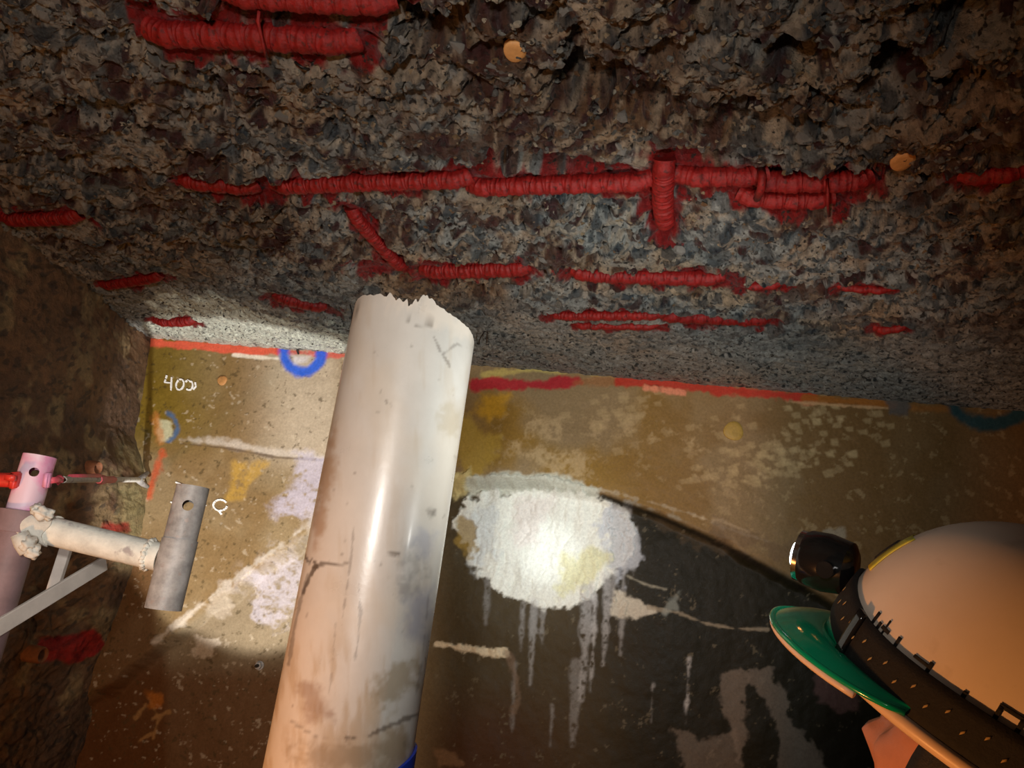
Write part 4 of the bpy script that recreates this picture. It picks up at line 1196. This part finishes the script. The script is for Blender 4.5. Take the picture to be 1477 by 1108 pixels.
# ---- the worker under the helmet
def head_pt(th, ph):
    # th 0 at crown .. pi at chin, ph 0 at the face
    x, y, z = math.sin(th)*math.cos(ph), math.sin(th)*math.sin(ph), math.cos(th)
    zz = z*(0.115 if z > 0 else 0.125)
    jaw = 1-0.28*max(0, -z)**1.3
    xx = x*0.098*(1.0 if x > 0 else 1.02)*(1-0.10*max(0, -z) if x > 0 else 1-0.35*max(0, -z)**1.2)
    yy = y*0.077*jaw
    p = Vector((xx, yy, zz))
    def bump(cx_, cy_, cz_, s_, h, d): 
        q = math.exp(-((p.y-cy_)**2+(p.z-cz_)**2)/(s_*s_))*(1 if x > 0 else 0); return Vector(d)*h*q
    p2 = p.copy()
    p2 += bump(0, 0, -0.030, 0.013, 0.026, (1, 0, -0.1)) + bump(0, 0, -0.008, 0.010, 0.012, (1, 0, 0)) + bump(0, 0.012, -0.036, 0.008, 0.007, (1, 0, 0)) + bump(0, -0.012, -0.036, 0.008, 0.007, (1, 0, 0))
    for sg in (-1, 1):
        p2 += bump(0, sg*0.032, 0.0, 0.015, -0.011, (1, 0, 0)) + bump(0, sg*0.030, 0.020, 0.014, 0.005, (1, 0, 0)) + bump(0, sg*0.045, -0.022, 0.018, 0.006, (1, sg*0.4, 0))
    p2 += bump(0, 0, -0.064, 0.014, 0.007, (1, 0, 0)) + bump(0, 0, -0.072, 0.004, -0.004, (1, 0, 0)) + bump(0, 0, -0.080, 0.010, 0.006, (1, 0, 0)) + bump(0, 0, -0.105, 0.018, 0.010, (1, 0, 0))
    return p2
HOFF = Vector((-0.018, 0, -0.034))
HROT = Matrix.Rotation(math.radians(-22), 3, 'Z')
def hworld(p): return HM @ (HROT @ Vector(p)+HOFF)
person = empty('person', (HO.x, HO.y, -1.6))
tag(person, 'worker in a dark jacket at the right looking up away from the viewer', 'person')
bm = bmesh.new()
NU, NV = 72, 48
rows = []
for j in range(1, NV):
    rows.append([bm.verts.new(hworld(head_pt(math.pi*j/NV, 2*math.pi*i/NU))) for i in range(NU)])
for A, B_ in zip(rows[:-1], rows[1:]):
    for i in range(NU): bm.faces.new((A[i], A[(i+1) % NU], B_[(i+1) % NU], B_[i]))
bm.faces.new(rows[0][::-1]); bm.faces.new(rows[-1])
# neck, trunk, arms and legs grown from a skeleton, joined into the same body mesh
def skin_mesh(verts, edges, radii, root):
    me = bpy.data.meshes.new('skin'); me.from_pydata(verts, edges, [])
    o = bpy.data.objects.new('skin', me); COL.objects.link(o)
    sk = o.modifiers.new('skin', 'SKIN'); sk.use_smooth_shade = True
    for k, r in enumerate(radii):
        me.skin_vertices[0].data[k].radius = (r, r)
        me.skin_vertices[0].data[k].use_root = (k == root)
    su = o.modifiers.new('sub', 'SUBSURF'); su.levels = 2
    dg = bpy.context.evaluated_depsgraph_get()
    out = bpy.data.meshes.new_from_object(o.evaluated_get(dg))
    bpy.data.objects.remove(o)
    return out
neck_top = hworld((-0.028, 0, -0.07))
fw = Vector((hf.x, hf.y, 0)).normalized(); lf_ = Vector((-fw.y, fw.x, 0))
nb = Vector((neck_top.x, neck_top.y, neck_top.z-0.13)) - fw*0.035
def B(f, l, z): return nb + fw*f + lf_*l + Vector((0, 0, z))
zf = -1.6-nb.z
V0 = [B(0, 0, -0.50), B(0.0, 0, -0.30), B(-0.005, 0, -0.12), B(0.0, 0, -0.01), neck_top]
E0 = [(0, 1), (1, 2), (2, 3), (3, 4)]; R0_ = [0.145, 0.135, 0.145, 0.062, 0.052]
for sg in (-1, 1):
    i0 = len(V0)
    V0 += [B(-0.01, sg*0.17, -0.06), B(-0.03, sg*0.225, -0.33), B(0.05, sg*0.22, -0.55), B(0.08, sg*0.215, -0.63)]
    R0_ += [0.062, 0.046, 0.034, 0.034]; E0 += [(2, i0), (i0, i0+1), (i0+1, i0+2), (i0+2, i0+3)]
    hnd = i0+3
    for k, (ln, sp) in enumerate([(0.075, -0.03), (0.085, -0.01), (0.08, 0.01), (0.062, 0.028)]):
        j0 = len(V0); b_ = B(0.10+sp, sg*0.215, -0.675)
        V0 += [b_, b_+fw*0.012+Vector((0, 0, -ln*0.5)), b_+fw*0.006-lf_*sg*0.012+Vector((0, 0, -ln))]
        R0_ += [0.011, 0.0095, 0.008]; E0 += [(hnd, j0), (j0, j0+1), (j0+1, j0+2)]
    j0 = len(V0); b_ = B(0.125, sg*0.205, -0.655)
    V0 += [b_, b_+fw*0.03+Vector((0, 0, -0.04))]; R0_ += [0.012, 0.010]; E0 += [(hnd, j0), (j0, j0+1)]
    i0 = len(V0)
    V0 += [B(0, sg*0.10, -0.60), B(0.03, sg*0.11, -1.0), B(-0.01, sg*0.12, zf+0.10), B(0.02, sg*0.12, zf+0.035), B(0.15, sg*0.135, zf+0.03)]
    R0_ += [0.088, 0.060, 0.042, 0.040, 0.030]; E0 += [(0, i0), (i0, i0+1), (i0+1, i0+2), (i0+2, i0+3), (i0+3, i0+4)]
sm = skin_mesh(V0, E0, R0_, 0)
bm.from_mesh(sm)
body = bm_obj('body', bm, M_skin, person)
# work clothes over trunk, arms and legs
V1 = [B(0, 0, -0.50), B(0, 0, -0.30), B(-0.005, 0, -0.12), B(0, 0, -0.03)]; E1 = [(0, 1), (1, 2), (2, 3)]; R1 = [0.165, 0.155, 0.165, 0.085]
for sg in (-1, 1):
    i0 = len(V1)
    V1 += [B(-0.01, sg*0.17, -0.06), B(-0.03, sg*0.225, -0.33), B(0.045, sg*0.22, -0.535)]; R1 += [0.08, 0.064, 0.05]; E1 += [(2, i0), (i0, i0+1), (i0+1, i0+2)]
link('jacket', skin_mesh(V1, E1, R1, 0), M_jacket, person)
V2 = [B(0, 0, -0.52), B(0, 0, -0.50)]; E2 = [(0, 1)]; R2 = [0.16, 0.16]
for sg in (-1, 1):
    i0 = len(V2); V2 += [B(0, sg*0.10, -0.62), B(0.03, sg*0.11, -1.0), B(-0.01, sg*0.12, zf+0.08)]; R2 += [0.105, 0.078, 0.065]; E2 += [(0, i0), (i0, i0+1), (i0+1, i0+2)]
link('trousers', skin_mesh(V2, E2, R2, 0), M_jacket, person)
for sg in (-1, 1):
    bm = bmesh.new(); tube(bm, [B(-0.06, sg*0.12, zf+0.045), B(0.0, sg*0.12, zf+0.055), B(0.10, sg*0.13, zf+0.045), B(0.19, sg*0.138, zf+0.036)], [0.044, 0.054, 0.045, 0.034], 16); bm_obj('boot', bm, M_band, person)
# ears, eyes, hair
for sg in (-1, 1):
    bm = bmesh.new()
    pts_ = []
    for k in range(15):
        a = math.radians(100-20*k)
        pts_.append(hworld((-0.012+0.017*math.cos(a), sg*(0.080+0.006*math.sin(k/14*math.pi)), -0.018+0.031*math.sin(a)-0.004*k/14)))
    tube(bm, pts_, [0.004+0.003*math.sin(math.pi*(k+1)/16) for k in range(15)], 10)
    lumpc = hworld((-0.008, sg*0.074, -0.02))
    lump(bm, lumpc, 0.017, 5, 2, (.7, .7, 1.2))
    bm_obj('ear', bm, M_skin, person)
    bm = bmesh.new(); bmesh.ops.create_uvsphere(bm, u_segments=18, v_segments=12, radius=0.0118, matrix=Matrix.Translation(hworld((0.070, sg*0.032, 0.0)))); bm_obj('eye', bm, M_eye, person)
def hairfn(u, v):
    ph = math.pi*(0.36+1.28*u); th = math.pi*(0.30+0.36*v)
    p = head_pt(th, ph); return p*1.035+Vector((0, 0, 0.0))
v_, f_ = surf(lambda u, v: HROT @ hairfn(u, v)+HOFF, 48, 16, False)
hat_part('hair', v_, f_, M_hair, person, thick=0.004)

bpy.context.view_layer.update()
